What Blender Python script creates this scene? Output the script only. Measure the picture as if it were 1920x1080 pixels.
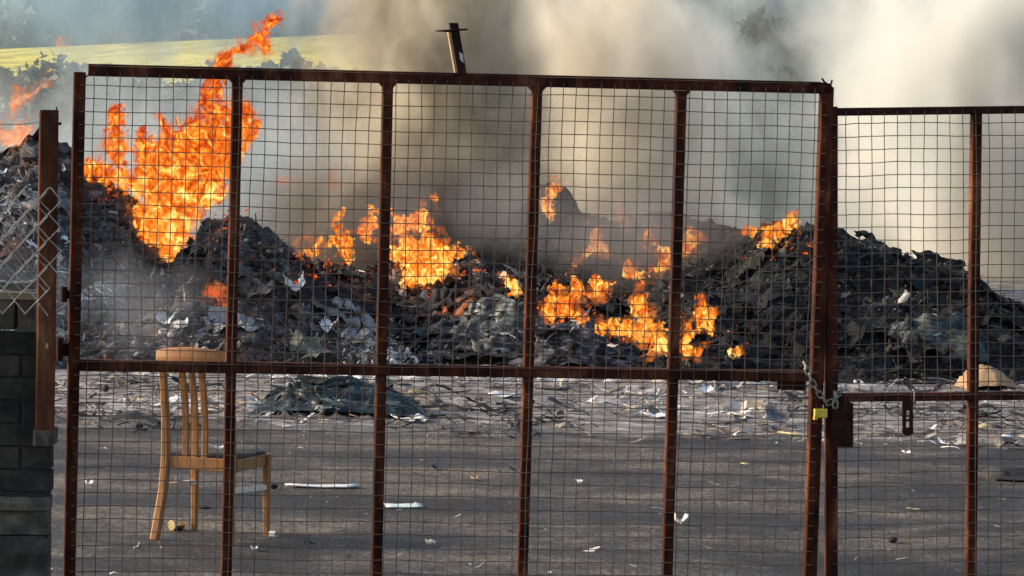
import bpy, bmesh, math, random
import numpy as np
from mathutils import Vector, Matrix

for o in list(bpy.data.objects):
    bpy.data.objects.remove(o)
sc = bpy.context.scene
col = sc.collection
rng = np.random.default_rng(7)
random.seed(7)

# ------------------------------------------------------------------ camera
W, H = 1920.0, 1080.0
F = 6500.0                       # focal length in photo pixels
CAM_H = 2.28
PITCH = math.atan(380.0 / F)
ROLL = math.radians(1.2)
cam_data = bpy.data.cameras.new('camera')
cam_data.sensor_width = 36.0
cam_data.lens = F / W * 36.0
cam_data.clip_start = 0.5
cam_data.clip_end = 5000.0
cam = bpy.data.objects.new('camera', cam_data)
col.objects.link(cam)
CR = Matrix.Rotation(math.pi / 2 - PITCH, 3, 'X') @ Matrix.Rotation(ROLL, 3, 'Z')
cam.matrix_world = Matrix.Translation((0, 0, CAM_H)) @ CR.to_4x4()
sc.camera = cam

# ------------------------------------------------------------------ sky, sun, exposure
SUN = Vector((-1.0, 0.22, 0.40)).normalized()
world = bpy.data.worlds.new("World")
sc.world = world
world.use_nodes = True
wn = world.node_tree.nodes
wn.clear()
w_out = wn.new('ShaderNodeOutputWorld')
w_bg = wn.new('ShaderNodeBackground')
w_sky = wn.new('ShaderNodeTexSky')
w_sky.sky_type = 'NISHITA'
w_sky.sun_disc = False
w_sky.sun_elevation = math.asin(SUN.z)
w_sky.sun_rotation = math.atan2(SUN.x, SUN.y)
w_sky.air_density = 1.0
w_sky.dust_density = 3.0
w_bg.inputs['Strength'].default_value = 0.12
world.node_tree.links.new(w_sky.outputs[0], w_bg.inputs[0])
world.node_tree.links.new(w_bg.outputs[0], w_out.inputs[0])

sun_d = bpy.data.lights.new('sun', 'SUN')
sun_d.energy = 2.4
sun_d.angle = math.radians(10)
sun_d.color = (1.0, 0.85, 0.67)
sun = bpy.data.objects.new('sun', sun_d)
sun.rotation_euler = SUN.to_track_quat('Z', 'Y').to_euler()
col.objects.link(sun)

sc.view_settings.view_transform = 'Standard'
sc.view_settings.look = 'None'
sc.view_settings.gamma = 1.0
sc.view_settings.use_curve_mapping = False
sc.view_settings.exposure = 1.1

sc.render.engine = 'CYCLES'
cy = sc.cycles
cy.max_bounces = 8
cy.diffuse_bounces = 2
cy.glossy_bounces = 2
cy.transparent_max_bounces = 16
cy.volume_bounces = 4
cy.sample_clamp_indirect = 3.0
cy.volume_step_rate = 1.0
cy.volume_max_steps = 256
cy.use_denoising = True
try:
    cy.denoiser = 'OPENIMAGEDENOISE'
except Exception:
    pass
sc.render.filter_size = 1.9

# ------------------------------------------------------------------ pixel to world
CRn = np.array(CR)

def ray(px, py):
    d = Vector(((px - W / 2) / F, (H / 2 - py) / F, -1.0))
    return CR @ d

def at(px, py, Y):
    d = ray(px, py)
    return Vector((0, 0, CAM_H)) + d * (Y / d.y)

def on_ground(px, py, z=0.0):
    d = ray(px, py)
    return Vector((0, 0, CAM_H)) + d * ((z - CAM_H) / d.z)

GA = math.radians(10.0)
GN = Vector((math.sin(GA), -math.cos(GA), 0))     # gate plane, normal towards the camera
GU = Vector((math.cos(GA), math.sin(GA), 0))
G0 = Vector((0, 13.4, 0))

def on_gate(px, py, off=0.0):
    d = ray(px, py)
    c = Vector((0, 0, CAM_H))
    p0 = G0 + GN * off
    return c + d * ((p0 - c).dot(GN) / d.dot(GN))

# ------------------------------------------------------------------ noise in numpy
def _h(i, j, k, s):
    n = (i.astype(np.int64) * 374761393 + j.astype(np.int64) * 668265263 + k.astype(np.int64) * 2147483647 + s * 1274126177) & 0xffffffff
    n = ((n ^ (n >> 13)) * 1274126177) & 0xffffffff
    n = (n ^ (n >> 16)) & 0xffffffff
    n = (n * 2246822519) & 0xffffffff
    return ((n ^ (n >> 15)) & 0xffffff) / float(0xffffff)

def vn(x, y, z=0.0, s=0):
    x = np.asarray(x, float); y = np.asarray(y, float); z = np.asarray(z, float) + 0 * x
    i, j, k = np.floor(x), np.floor(y), np.floor(z)
    fx, fy, fz = x - i, y - j, z - k
    fx = fx * fx * (3 - 2 * fx); fy = fy * fy * (3 - 2 * fy); fz = fz * fz * (3 - 2 * fz)
    r = 0
    for a in (0, 1):
        for b in (0, 1):
            for c in (0, 1):
                w = (fx if a else 1 - fx) * (fy if b else 1 - fy) * (fz if c else 1 - fz)
                r = r + w * _h(i + a, j + b, k + c, s)
    return r * 2 - 1

def fbm(x, y, z=0.0, s=0, o=4, g=0.5):
    r, a, f = 0, 1.0, 1.0
    for q in range(o):
        r = r + a * vn(np.asarray(x) * f, np.asarray(y) * f, np.asarray(z) * f, s + q * 17)
        a *= g; f *= 2.03
    return r

def ridged(x, y, z=0.0, s=0, o=4, g=0.5):
    r, a, f = 0, 1.0, 1.0
    for q in range(o):
        r = r + a * (1 - 2 * np.abs(vn(np.asarray(x) * f, np.asarray(y) * f, np.asarray(z) * f, s + q * 17)))
        a *= g; f *= 2.1
    return r

# ------------------------------------------------------------------ object helpers
def tag(o, label=None, cat=None, group=None, kind=None):
    if label: o['label'] = label
    if cat: o['category'] = cat
    if group: o['group'] = group
    if kind: o['kind'] = kind
    return o

def empty(name, loc, label, cat, group=None):
    o = bpy.data.objects.new(name, None)
    o.location = loc
    o.empty_display_size = 0.1
    col.objects.link(o)
    return tag(o, label, cat, group)

class MB:
    """collects simple shapes in world space"""
    def __init__(self):
        self.v, self.f, self.c = [], [], []
    def add(self, vs, fs, c=None):
        b = len(self.v)
        self.v += [tuple(p) for p in vs]
        self.f += [tuple(b + i for i in f) for f in fs]
        if c is not None:
            self.c += [c] * len(vs)
    def bar(self, a, b, wdir, w, ddir, d, bev=0.0):
        """box from a to b, width w along wdir, depth d along ddir, centred"""
        a, b = Vector(a), Vector(b)
        wd, dd = Vector(wdir).normalized(), Vector(ddir).normalized()
        if bev > 0:
            prof = []
            for (sx, sy) in ((-1, -1), (1, -1), (1, 1), (-1, 1)):
                p1 = (sx * w / 2, sy * (d / 2 - bev)); p2 = (sx * (w / 2 - bev), sy * d / 2)
                prof += [p1, p2] if sx * sy > 0 else [p2, p1]
            # order round the profile
            prof.sort(key=lambda p: math.atan2(p[1], p[0]))
        else:
            prof = [(-w / 2, -d / 2), (w / 2, -d / 2), (w / 2, d / 2), (-w / 2, d / 2)]
        n = len(prof)
        vs = [a + wd * x + dd * y for x, y in prof] + [b + wd * x + dd * y for x, y in prof]
        fs = [(i, (i + 1) % n, n + (i + 1) % n, n + i) for i in range(n)]
        fs += [tuple(range(n - 1, -1, -1)), tuple(range(n, 2 * n))]
        self.add(vs, fs)
    def box(self, lo, hi, bev=0.0):
        lo, hi = Vector(lo), Vector(hi)
        m = (lo + hi) / 2
        self.bar((m.x, m.y, lo.z), (m.x, m.y, hi.z), (1, 0, 0), hi.x - lo.x, (0, 1, 0), hi.y - lo.y, bev)
    def tube(self, pts, r, n=6, closed=False):
        pts = [Vector(p) for p in pts]
        m = len(pts)
        rings = []
        up = Vector((0.31, -0.52, 0.8)).normalized()
        for i, p in enumerate(pts):
            if closed:
                t = pts[(i + 1) % m] - pts[i - 1]
            else:
                t = pts[min(i + 1, m - 1)] - pts[max(i - 1, 0)]
            t.normalize()
            a = t.cross(up)
            if a.length < 1e-3:
                a = t.cross(Vector((1, 0, 0)))
            a.normalize(); b = t.cross(a)
            rr = r[i] if isinstance(r, (list, tuple)) else r
            rings.append([p + a * rr * math.cos(2 * math.pi * k / n) + b * rr * math.sin(2 * math.pi * k / n) for k in range(n)])
        vs = [q for R_ in rings for q in R_]
        fs = []
        for i in range(m if closed else m - 1):
            j = (i + 1) % m
            for k in range(n):
                fs.append((i * n + k, i * n + (k + 1) % n, j * n + (k + 1) % n, j * n + k))
        if not closed:
            fs.append(tuple(range(n - 1, -1, -1)))
            fs.append(tuple((m - 1) * n + k for k in range(n)))
        self.add(vs, fs)
    def prism(self, poly, d, n):
        """extrude a planar 3D polygon by d along n"""
        poly = [Vector(p) for p in poly]
        n = Vector(n).normalized()
        m = len(poly)
        vs = poly + [p + n * d for p in poly]
        fs = [(i, (i + 1) % m, m + (i + 1) % m, m + i) for i in range(m)]
        fs += [tuple(range(m - 1, -1, -1)), tuple(range(m, 2 * m))]
        self.add(vs, fs)
    def build(self, name, mat, parent=None, smooth=False, origin=None):
        me = bpy.data.meshes.new(name)
        if parent is not None:
            org = Vector(parent_loc(parent))
        elif origin is not None:
            org = Vector(origin)
        else:
            org = Vector((0, 0, 0))
        v = np.array(self.v, float) - np.array(org)
        me.from_pydata(v.tolist(), [], self.f)
        if self.c:
            at_ = me.color_attributes.new('tint', 'FLOAT_COLOR', 'POINT')
            at_.data.foreach_set('color', np.array([(c[0], c[1], c[2], 1) for c in self.c], np.float32).ravel())
        bm = bmesh.new(); bm.from_mesh(me)
        bmesh.ops.recalc_face_normals(bm, faces=bm.faces)
        bm.to_mesh(me); bm.free()
        if smooth:
            me.polygons.foreach_set('use_smooth', [True] * len(me.polygons))
        me.materials.append(mat)
        o = bpy.data.objects.new(name, me)
        col.objects.link(o)
        if parent is not None:
            o.parent = parent
        else:
            o.location = org
        return o

def parent_loc(p):
    l = Vector(p.location)
    while p.parent:
        p = p.parent
        l += Vector(p.location)
    return l

def mesh_np(name, v, f4, mat, parent=None, origin=(0, 0, 0), smooth=True, color=None, tris=None):
    """mesh from numpy arrays: quads f4 (N,4) and optional tris (M,3)"""
    org = np.array(parent_loc(parent)) if parent is not None else np.array(origin, float)
    me = bpy.data.meshes.new(name)
    v = np.asarray(v, float) - org
    n4 = len(f4); n3 = 0 if tris is None else len(tris)
    me.vertices.add(len(v)); me.vertices.foreach_set('co', v.astype(np.float32).ravel())
    loops = np.asarray(f4, np.int32).ravel()
    starts = np.arange(n4) * 4
    if n3:
        loops = np.concatenate([loops, np.asarray(tris, np.int32).ravel()])
        starts = np.concatenate([starts, n4 * 4 + np.arange(n3) * 3])
    me.loops.add(len(loops)); me.loops.foreach_set('vertex_index', loops.astype(np.int32))
    me.polygons.add(n4 + n3); me.polygons.foreach_set('loop_start', starts.astype(np.int32))
    me.update(calc_edges=True)
    me.validate()
    if smooth:
        me.polygons.foreach_set('use_smooth', [True] * len(me.polygons))
    if color is not None:
        at_ = me.color_attributes.new('tint', 'FLOAT_COLOR', 'POINT')
        c = np.ones((len(v), 4), np.float32); c[:, :3] = color
        at_.data.foreach_set('color', c.ravel())
    me.materials.append(mat)
    o = bpy.data.objects.new(name, me)
    col.objects.link(o)
    if parent is not None:
        o.parent = parent
    else:
        o.location = org
    return o

# ------------------------------------------------------------------ materials
class NT:
    def __init__(self, name):
        self.m = bpy.data.materials.new(name)
        self.m.use_nodes = True
        self.t = self.m.node_tree
        self.t.nodes.clear()
        self.out = self.t.nodes.new('ShaderNodeOutputMaterial')
    def n(self, typ, **kw):
        nd = self.t.nodes.new(typ)
        for k, v in kw.items():
            if k.startswith('i_'):
                nd.inputs[k[2:].replace('_', ' ')].default_value = v
            else:
                setattr(nd, k, v)
        return nd
    def l(self, a, b):
        self.t.links.new(a, b)
    def noise(self, vec, scale, detail=4, rough=0.55, dist=0.0):
        nd = self.n('ShaderNodeTexNoise')
        nd.inputs['Scale'].default_value = scale
        nd.inputs['Detail'].default_value = detail
        nd.inputs['Roughness'].default_value = rough
        nd.inputs['Distortion'].default_value = dist
        if vec is not None: self.l(vec, nd.inputs['Vector'])
        return nd.outputs['Fac']
    def map(self, fac, a, b, c=0.0, d=1.0, smooth=False):
        nd = self.n('ShaderNodeMapRange')
        if smooth: nd.interpolation_type = 'SMOOTHSTEP'
        self.l(fac, nd.inputs[0])
        for i, v in enumerate((a, b, c, d)): nd.inputs[1 + i].default_value = v
        return nd.outputs[0]
    def ramp(self, fac, stops):
        nd = self.n('ShaderNodeValToRGB')
        e = nd.color_ramp.elements
        while len(e) < len(stops): e.new(0.5)
        for i, (p, c) in enumerate(stops):
            e[i].position = p; e[i].color = (c[0], c[1], c[2], 1)
        self.l(fac, nd.inputs[0])
        return nd.outputs[0]
    def math(self, op, a, b=None, c=None, clamp=False):
        nd = self.n('ShaderNodeMath', operation=op, use_clamp=clamp)
        for i, x in enumerate((a, b, c)):
            if x is None: continue
            if isinstance(x, (int, float)): nd.inputs[i].default_value = x
            else: self.l(x, nd.inputs[i])
        return nd.outputs[0]
    def mix(self, fac, a, b, typ='MIX'):
        nd = self.n('ShaderNodeMix', data_type='RGBA', blend_type=typ)
        for s, x in ((0, fac), (6, a), (7, b)):
            if isinstance(x, (int, float)): nd.inputs[s].default_value = x
            elif isinstance(x, tuple): nd.inputs[s].default_value = (x[0], x[1], x[2], 1)
            else: self.l(x, nd.inputs[s])
        return nd.outputs[2]
    def geo(self):
        return self.n('ShaderNodeNewGeometry').outputs['Position']
    def obj(self):
        return self.n('ShaderNodeTexCoord').outputs['Object']
    def vmap(self, vec, scale=(1, 1, 1), loc=(0, 0, 0)):
        nd = self.n('ShaderNodeMapping')
        nd.inputs['Scale'].default_value = scale
        nd.inputs['Location'].default_value = loc
        self.l(vec, nd.inputs['Vector'])
        return nd.outputs[0]
    def surf(self, color, rough=0.8, metal=0.0, bump=None, bump_d=0.01, bump_s=0.6, spec=0.4):
        p = self.n('ShaderNodeBsdfPrincipled')
        if isinstance(color, tuple): p.inputs['Base Color'].default_value = (*color, 1)
        else: self.l(color, p.inputs['Base Color'])
        if isinstance(rough, (int, float)): p.inputs['Roughness'].default_value = rough
        else: self.l(rough, p.inputs['Roughness'])
        p.inputs['Metallic'].default_value = metal
        p.inputs['Specular IOR Level'].default_value = spec
        if bump is not None:
            b = self.n('ShaderNodeBump')
            b.inputs['Distance'].default_value = bump_d
            b.inputs['Strength'].default_value = bump_s
            self.l(bump, b.inputs['Height'])
            self.l(b.outputs[0], p.inputs['Normal'])
        self.l(p.outputs[0], self.out.inputs['Surface'])
        return self.m

def noisy_mat(name, stops, scale=6, detail=5, rough=0.8, bump_d=0.004, scale2=None, metal=0.0, vscale=(1, 1, 1), spec=0.4, dist=0.4):
    t = NT(name)
    v = t.vmap(t.geo(), vscale)
    f = t.noise(v, scale, detail, 0.62, dist)
    c = t.ramp(f, stops)
    if scale2:
        f2 = t.noise(v, scale2, 4, 0.6)
        c = t.mix(t.map(f2, 0.3, 0.7, 0.0, 0.5), c, t.mix(1.0, c, (0.35, 0.33, 0.32), 'MULTIPLY'))
    return t.surf(c, rough, metal, f, bump_d, 0.7, spec)

M = {}
M['rust'] = noisy_mat('rusty_steel', [(0.34, (0.016, 0.005, 0.004)), (0.46, (0.050, 0.012, 0.0055)), (0.56, (0.095, 0.025, 0.010)), (0.70, (0.24, 0.085, 0.040))], 9, 6, 0.85, 0.002, 60, vscale=(1, 1, 0.45), spec=0.15)
M['rust_dark'] = noisy_mat('dark_rusty_steel', [(0.35, (0.014, 0.006, 0.005)), (0.55, (0.042, 0.013, 0.008)), (0.75, (0.10, 0.034, 0.019))], 14, 6, 0.85, 0.002, spec=0.15)
M['post_rust'] = noisy_mat('red_brown_rusty_steel', [(0.36, (0.040, 0.014, 0.008)), (0.48, (0.095, 0.032, 0.015)), (0.58, (0.15, 0.055, 0.025)), (0.70, (0.27, 0.12, 0.06))], 7, 7, 0.88, 0.002, 40, vscale=(1, 1, 0.3), spec=0.12)
M['wire'] = noisy_mat('rusty_wire', [(0.3, (0.07, 0.045, 0.03)), (0.6, (0.14, 0.088, 0.058)), (0.8, (0.24, 0.155, 0.10))], 12, 4, 0.7, 0.0005)
M['galv'] = noisy_mat('galvanised_wire', [(0.3, (0.20, 0.19, 0.165)), (0.7, (0.42, 0.39, 0.34))], 20, 4, 0.65, 0.0004)
M['chain'] = noisy_mat('worn_chain_steel', [(0.3, (0.14, 0.13, 0.11)), (0.7, (0.42, 0.40, 0.34))], 60, 4, 0.45, 0.0005, metal=0.4)
M['brass'] = noisy_mat('yellow_padlock_cover', [(0.3, (0.62, 0.40, 0.03)), (0.7, (0.80, 0.58, 0.06))], 40, 3, 0.4, 0.0003)
M['sunlit_wood'] = noisy_mat('sunlit_pale_wood', [(0.3, (0.66, 0.50, 0.38)), (0.7, (0.78, 0.66, 0.55))], 12, 4, 0.5, 0.0006, vscale=(6, 6, 0.5))  # sunlight on the stretchers put into a paler wood colour
M['wood'] = noisy_mat('orange_varnished_wood', [(0.25, (0.22, 0.085, 0.024)), (0.5, (0.36, 0.155, 0.048)), (0.8, (0.46, 0.23, 0.085))], 9, 6, 0.45, 0.0008, 50, vscale=(6, 6, 0.5), dist=1.0)
M['cushion'] = noisy_mat('dark_seat_fabric', [(0.3, (0.015, 0.014, 0.014)), (0.7, (0.05, 0.045, 0.045))], 30, 4, 0.9, 0.002)
M['white'] = noisy_mat('dirty_white_plastic', [(0.25, (0.42, 0.41, 0.38)), (0.6, (0.74, 0.73, 0.70)), (0.8, (0.80, 0.80, 0.78))], 25, 5, 0.55, 0.001)
M['pale_green'] = noisy_mat('pale_painted_board', [(0.25, (0.38, 0.46, 0.42)), (0.7, (0.66, 0.74, 0.69))], 18, 5, 0.5, 0.0006)
M['tan'] = noisy_mat('tan_sacking', [(0.25, (0.26, 0.15, 0.075)), (0.7, (0.52, 0.34, 0.19))], 12, 5, 0.9, 0.003)
M['plank'] = noisy_mat('weathered_plank', [(0.25, (0.16, 0.125, 0.08)), (0.7, (0.40, 0.33, 0.21))], 14, 5, 0.85, 0.001, vscale=(0.4, 3, 3))
M['tin'] = noisy_mat('scorched_tin', [(0.3, (0.35, 0.28, 0.14)), (0.6, (0.66, 0.55, 0.32))], 30, 4, 0.3, 0.0005, metal=0.8)
M['char'] = noisy_mat('charred_lump', [(0.3, (0.008, 0.008, 0.008)), (0.7, (0.035, 0.032, 0.03))], 18, 5, 0.85, 0.006)
M['brickwall'] = noisy_mat('sooty_brick', [(0.38, (0.009, 0.009, 0.008)), (0.5, (0.022, 0.020, 0.017)), (0.60, (0.042, 0.037, 0.030)), (0.72, (0.085, 0.073, 0.058))], 6, 7, 0.9, 0.006, 40)
M['mortar'] = noisy_mat('sooty_mortar', [(0.3, (0.014, 0.013, 0.012)), (0.7, (0.04, 0.038, 0.035))], 30, 4, 0.95, 0.003)
M['concrete'] = noisy_mat('weathered_concrete', [(0.33, (0.022, 0.021, 0.016)), (0.5, (0.055, 0.050, 0.038)), (0.7, (0.15, 0.13, 0.10))], 8, 6, 0.9, 0.006)
M['weed'] = noisy_mat('dry_weeds', [(0.3, (0.06, 0.065, 0.02)), (0.7, (0.16, 0.15, 0.06))], 20, 3, 0.8, 0.0)
M['bark'] = noisy_mat('bark', [(0.3, (0.03, 0.025, 0.02)), (0.7, (0.09, 0.075, 0.06))], 4, 5, 0.9, 0.02)
M['leaf_dark'] = noisy_mat('dark_foliage', [(0.3, (0.016, 0.034, 0.028)), (0.7, (0.05, 0.075, 0.05))], 0.7, 4, 0.7, 0.0)
M['leaf_grey'] = noisy_mat('grey_green_foliage', [(0.3, (0.045, 0.062, 0.045)), (0.7, (0.10, 0.115, 0.07))], 1.5, 4, 0.7, 0.0)

def tinted(name, scale=14, rough=0.85, spec=0.35, bump=0.006):
    t = NT(name)
    a = t.n('ShaderNodeAttribute', attribute_name='tint').outputs['Color']
    v = t.geo()
    f = t.noise(v, scale, 5, 0.65, 0.6)
    g = t.map(f, 0.25, 0.75, 0.45, 1.45)
    c = t.mix(1.0, a, g, 'MULTIPLY')
    return t.surf(c, rough, 0.0, f, bump, 0.8, spec)
M['debris'] = tinted('burnt_debris')
M['litter'] = tinted('litter', 20, 0.7)

def heap_mat(name, dark, mid, light, brown, ash=0.5):
    t = NT(name)
    v = t.geo()
    vs = t.vmap(v, (1, 1, 1.8))
    f = t.noise(vs, 1.7, 7, 0.68, 0.8)
    g = t.noise(vs, 9.0, 6, 0.7, 1.0)
    h = t.noise(vs, 0.8, 3, 0.5)
    c = t.ramp(g, [(0.30, dark), (0.52, mid), (0.68, light)])
    c = t.mix(t.map(h, 0.42, 0.62, 0, 0.75), c, t.mix(0.5, c, brown))
    c = t.mix(t.map(f, 0.40, 0.60 , 1.0 - ash, 0.0), c, dark)
    return t.surf(c, 0.9, 0.0, g, 0.05, 0.9, 0.25)
M['heap_left'] = heap_mat('ashy_waste', (0.014, 0.014, 0.015), (0.09, 0.085, 0.085), (0.36, 0.35, 0.35), (0.12, 0.07, 0.055), 0.75)
M['heap_mid'] = heap_mat('charred_waste', (0.010, 0.010, 0.010), (0.045, 0.040, 0.038), (0.15, 0.135, 0.125), (0.075, 0.042, 0.032), 0.4)
M['heap_right'] = heap_mat('black_waste', (0.005, 0.0055, 0.007), (0.017, 0.020, 0.024), (0.07, 0.08, 0.09), (0.022, 0.022, 0.014), 0.3)
M['heap_back'] = heap_mat('smouldering_waste', (0.010, 0.009, 0.009), (0.026, 0.024, 0.023), (0.05, 0.047, 0.045), (0.03, 0.025, 0.022), 0.2)

def cloth_mat(name, stops, scale=8, rough=0.45):
    return noisy_mat(name, stops, scale, 6, rough, 0.012, 40, vscale=(0.7, 1.0, 2.2), dist=0.8)
M['net'] = cloth_mat('teal_netting', [(0.40, (0.004, 0.007, 0.008)), (0.5, (0.012, 0.022, 0.025)), (0.58, (0.045, 0.072, 0.076)), (0.68, (0.22, 0.27, 0.26))], 10)
M['film'] = cloth_mat('grey_plastic_film', [(0.40, (0.012, 0.013, 0.013)), (0.5, (0.045, 0.048, 0.046)), (0.58, (0.17, 0.185, 0.17)), (0.68, (0.46, 0.48, 0.44))], 9)
M['ash'] = cloth_mat('blue_grey_ash', [(0.40, (0.012, 0.012, 0.016)), (0.5, (0.040, 0.041, 0.052)), (0.58, (0.13, 0.13, 0.15)), (0.68, (0.36, 0.36, 0.36))], 12, 0.85)
M['greenbag'] = cloth_mat('grey_green_net_bale', [(0.40, (0.010, 0.014, 0.013)), (0.5, (0.030, 0.042, 0.038)), (0.58, (0.075, 0.10, 0.09)), (0.70, (0.20, 0.23, 0.20))], 13)
M['whitebag'] = cloth_mat('pale_grey_bag', [(0.3, (0.05, 0.05, 0.05)), (0.5, (0.15, 0.148, 0.14)), (0.7, (0.28, 0.28, 0.265)), (0.85, (0.42, 0.41, 0.38))], 7)

def ground_mat():
    t = NT('sooty_yard')
    v = t.geo()
    xyz = t.n('ShaderNodeSeparateXYZ'); t.l(v, xyz.inputs[0])
    f = t.noise(t.vmap(v, (0.7, 1.3, 1)), 0.8, 7, 0.66, 0.6)
    g = t.noise(t.vmap(v, (1.5, 0.55, 1)), 26.0, 4, 0.8)
    g2 = t.noise(t.vmap(v, (1, 0.7, 1)), 5.0, 6, 0.75)
    st = t.noise(t.vmap(v, (0.5, 1.0, 1)), 1.0, 6, 0.66, 0.9)
    c = t.ramp(f, [(0.41, (0.016, 0.016, 0.017)), (0.47, (0.035, 0.033, 0.031)), (0.53, (0.060, 0.053, 0.046)), (0.60, (0.105, 0.088, 0.066))])
    c = t.mix(t.map(st, 0.50, 0.62, 0.0, 0.75), c, (0.019, 0.020, 0.022))
    c = t.mix(t.map(st, 0.34, 0.43, 0.45, 0.0), c, (0.080, 0.072, 0.062))
    c = t.mix(1.0, c, t.map(g, 0.36, 0.64, 0.25, 1.9), 'MULTIPLY')
    c = t.mix(1.0, c, t.map(g2, 0.34, 0.66, 0.5, 1.5), 'MULTIPLY')
    sp = t.noise(v, 60.0, 2, 0.5)
    c = t.mix(t.map(sp, 0.67, 0.72, 0.0, 0.6), c, (0.20, 0.18, 0.15))
    # pale ash trodden into the yard in front of the heaps
    edge = t.math('ADD', xyz.outputs[1], t.math('MULTIPLY', t.math('SUBTRACT', t.noise(t.vmap(v, (0.6, 1, 1)), 1.1, 5, 0.6), 0.5), 2.6))
    am = t.map(edge, 22.4, 23.4, 0.0, 1.0)
    a2 = t.noise(t.vmap(v, (0.7, 1.5, 1)), 4.5, 7, 0.74, 0.9)
    ac = t.ramp(a2, [(0.37, (0.030, 0.028, 0.027)), (0.45, (0.115, 0.102, 0.094)), (0.53, (0.26, 0.24, 0.225)), (0.63, (0.50, 0.48, 0.46))])
    c = t.mix(am, c, ac)
    bh = t.math('ADD', t.math('MULTIPLY', g, 0.8), t.math('MULTIPLY', a2, t.math('MULTIPLY', am, 5.0)))
    rough = t.map(st, 0.3, 0.7, 0.9, 0.7)
    return t.surf(c, rough, 0.0, bh, 0.010, 0.8, 0.25)
M['ground'] = ground_mat()

def field_mat():
    t = NT('yellow_field')
    v = t.geo()
    f = t.noise(t.vmap(v, (1, 0.12, 1)), 0.45, 7, 0.72, 0.6)
    g = t.noise(v, 2.2, 4, 0.7)
    c = t.ramp(f, [(0.36, (0.22, 0.22, 0.04)), (0.5, (0.54, 0.46, 0.055)), (0.62, (0.70, 0.58, 0.09))])
    c = t.mix(1.0, c, t.map(g, 0.3, 0.7, 0.75, 1.2), 'MULTIPLY')
    return t.surf(c, 0.95, 0.0, None, spec=0.1)
M['field'] = field_mat()
M['scrub'] = noisy_mat('scrub_ground', [(0.3, (0.05, 0.055, 0.03)), (0.7, (0.12, 0.115, 0.07))], 0.5, 5, 0.95, 0.02)

def flame_mat(name, sigma, heat, scale=13.0, lo=0.385, hi=0.58, seed=0.0, stops=None):
    """glowing soot: dense ragged gas whose colour runs from dull red to yellow with its heat"""
    t = NT(name)
    v = t.vmap(t.geo(), (1.0, 0.30, 0.75), (seed, seed * 0.7, seed * 1.3))
    w = t.n('ShaderNodeTexNoise'); w.inputs['Scale'].default_value = scale * 0.4; w.inputs['Detail'].default_value = 2
    t.l(v, w.inputs['Vector'])
    add = t.n('ShaderNodeVectorMath', operation='MULTIPLY_ADD')
    t.l(w.outputs['Color'], add.inputs[0]); add.inputs[1].default_value = (0.20, 0.20, 0.20)
    t.l(v, add.inputs[2])
    f = t.noise(add.outputs[0], scale, 4, 0.62, 0.6)
    k = t.map(f, lo, hi, 0.0, 1.0, True)
    h = t.noise(add.outputs[0], scale * 0.9, 5, 0.75, 1.4)
    sz = t.n('ShaderNodeSeparateXYZ'); t.l(t.obj(), sz.inputs[0])
    h = t.math('ADD', h, t.map(sz.outputs[2], 0.0, 1.5, 0.05, -0.05))
    h = t.math('ADD', h, t.math('MULTIPLY', t.math('SUBTRACT', f, 0.5), 0.25))
    c = t.ramp(h, stops or [(0.40, (0.30, 0.020, 0.002)), (0.465, (0.66, 0.075, 0.006)), (0.52, (0.94, 0.19, 0.012)), (0.57, (1.0, 0.40, 0.03)), (0.64, (1.15, 0.90, 0.26))])
    d = t.math('MULTIPLY', k, sigma)
    e = t.n('ShaderNodeEmission')
    t.l(c, e.inputs['Color'])
    t.l(t.math('MULTIPLY', d, heat), e.inputs['Strength'])
    a = t.n('ShaderNodeVolumeAbsorption')
    a.inputs['Color'].default_value = (0, 0, 0, 1)
    t.l(d, a.inputs['Density'])
    s = t.n('ShaderNodeAddShader')
    t.l(e.outputs[0], s.inputs[0]); t.l(a.outputs[0], s.inputs[1])
    t.l(s.outputs[0], t.out.inputs['Volume'])
    t.m.cycles.volume_step_rate = 0.25
    return t.m

def smoke_mat(name, color, dens, scale=0.5, thr=0.45, width=0.4, aniso=0.3, seed=0.0, stretch=(1, 1, 0.7), edge=0.5, step=0.6, detail=5, absorb=(0, 0, 0), fold=(0.72, 0.77, 0.82)):
    t = NT(name)
    ob = t.obj()
    ln = t.n('ShaderNodeVectorMath', operation='LENGTH'); t.l(ob, ln.inputs[0])
    fall = t.map(ln.outputs['Value'], 1.0, 0.15, 0.0, 1.0, True)
    v = t.vmap(t.geo(), stretch, (seed, seed * 1.7, seed * 0.6))
    w = t.n('ShaderNodeTexNoise'); w.inputs['Scale'].default_value = scale * 0.8; w.inputs['Detail'].default_value = 2
    t.l(v, w.inputs['Vector'])
    add = t.n('ShaderNodeVectorMath', operation='MULTIPLY_ADD')
    t.l(w.outputs['Color'], add.inputs[0]); add.inputs[1].default_value = (0.9, 0.9, 0.9)
    t.l(v, add.inputs[2])
    f = t.noise(add.outputs[0], scale, detail, 0.55, 0.3)
    g = t.math('ADD', f, t.math('MULTIPLY', t.math('SUBTRACT', fall, 1.0), edge))
    d = t.map(g, thr, thr + width, 0.0, 1.0, True)
    d = t.math('MULTIPLY', d, t.math('MULTIPLY', fall, dens))
    p = t.n('ShaderNodeVolumePrincipled')
    f3 = t.noise(add.outputs[0], scale * 1.7, 4, 0.6, 0.8)
    soot = t.map(f3, 0.38, 0.60, 1.0, 0.0, True)
    t.l(t.mix(soot, color, tuple(c_ * k_ for c_, k_ in zip(color, fold))), p.inputs['Color'])
    p.inputs['Anisotropy'].default_value = aniso
    p.inputs['Absorption Color'].default_value = (*absorb, 1)
    t.l(d, p.inputs['Density'])
    t.l(p.outputs[0], t.out.inputs['Volume'])
    t.m.cycles.volume_step_rate = step
    return t.m

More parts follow.
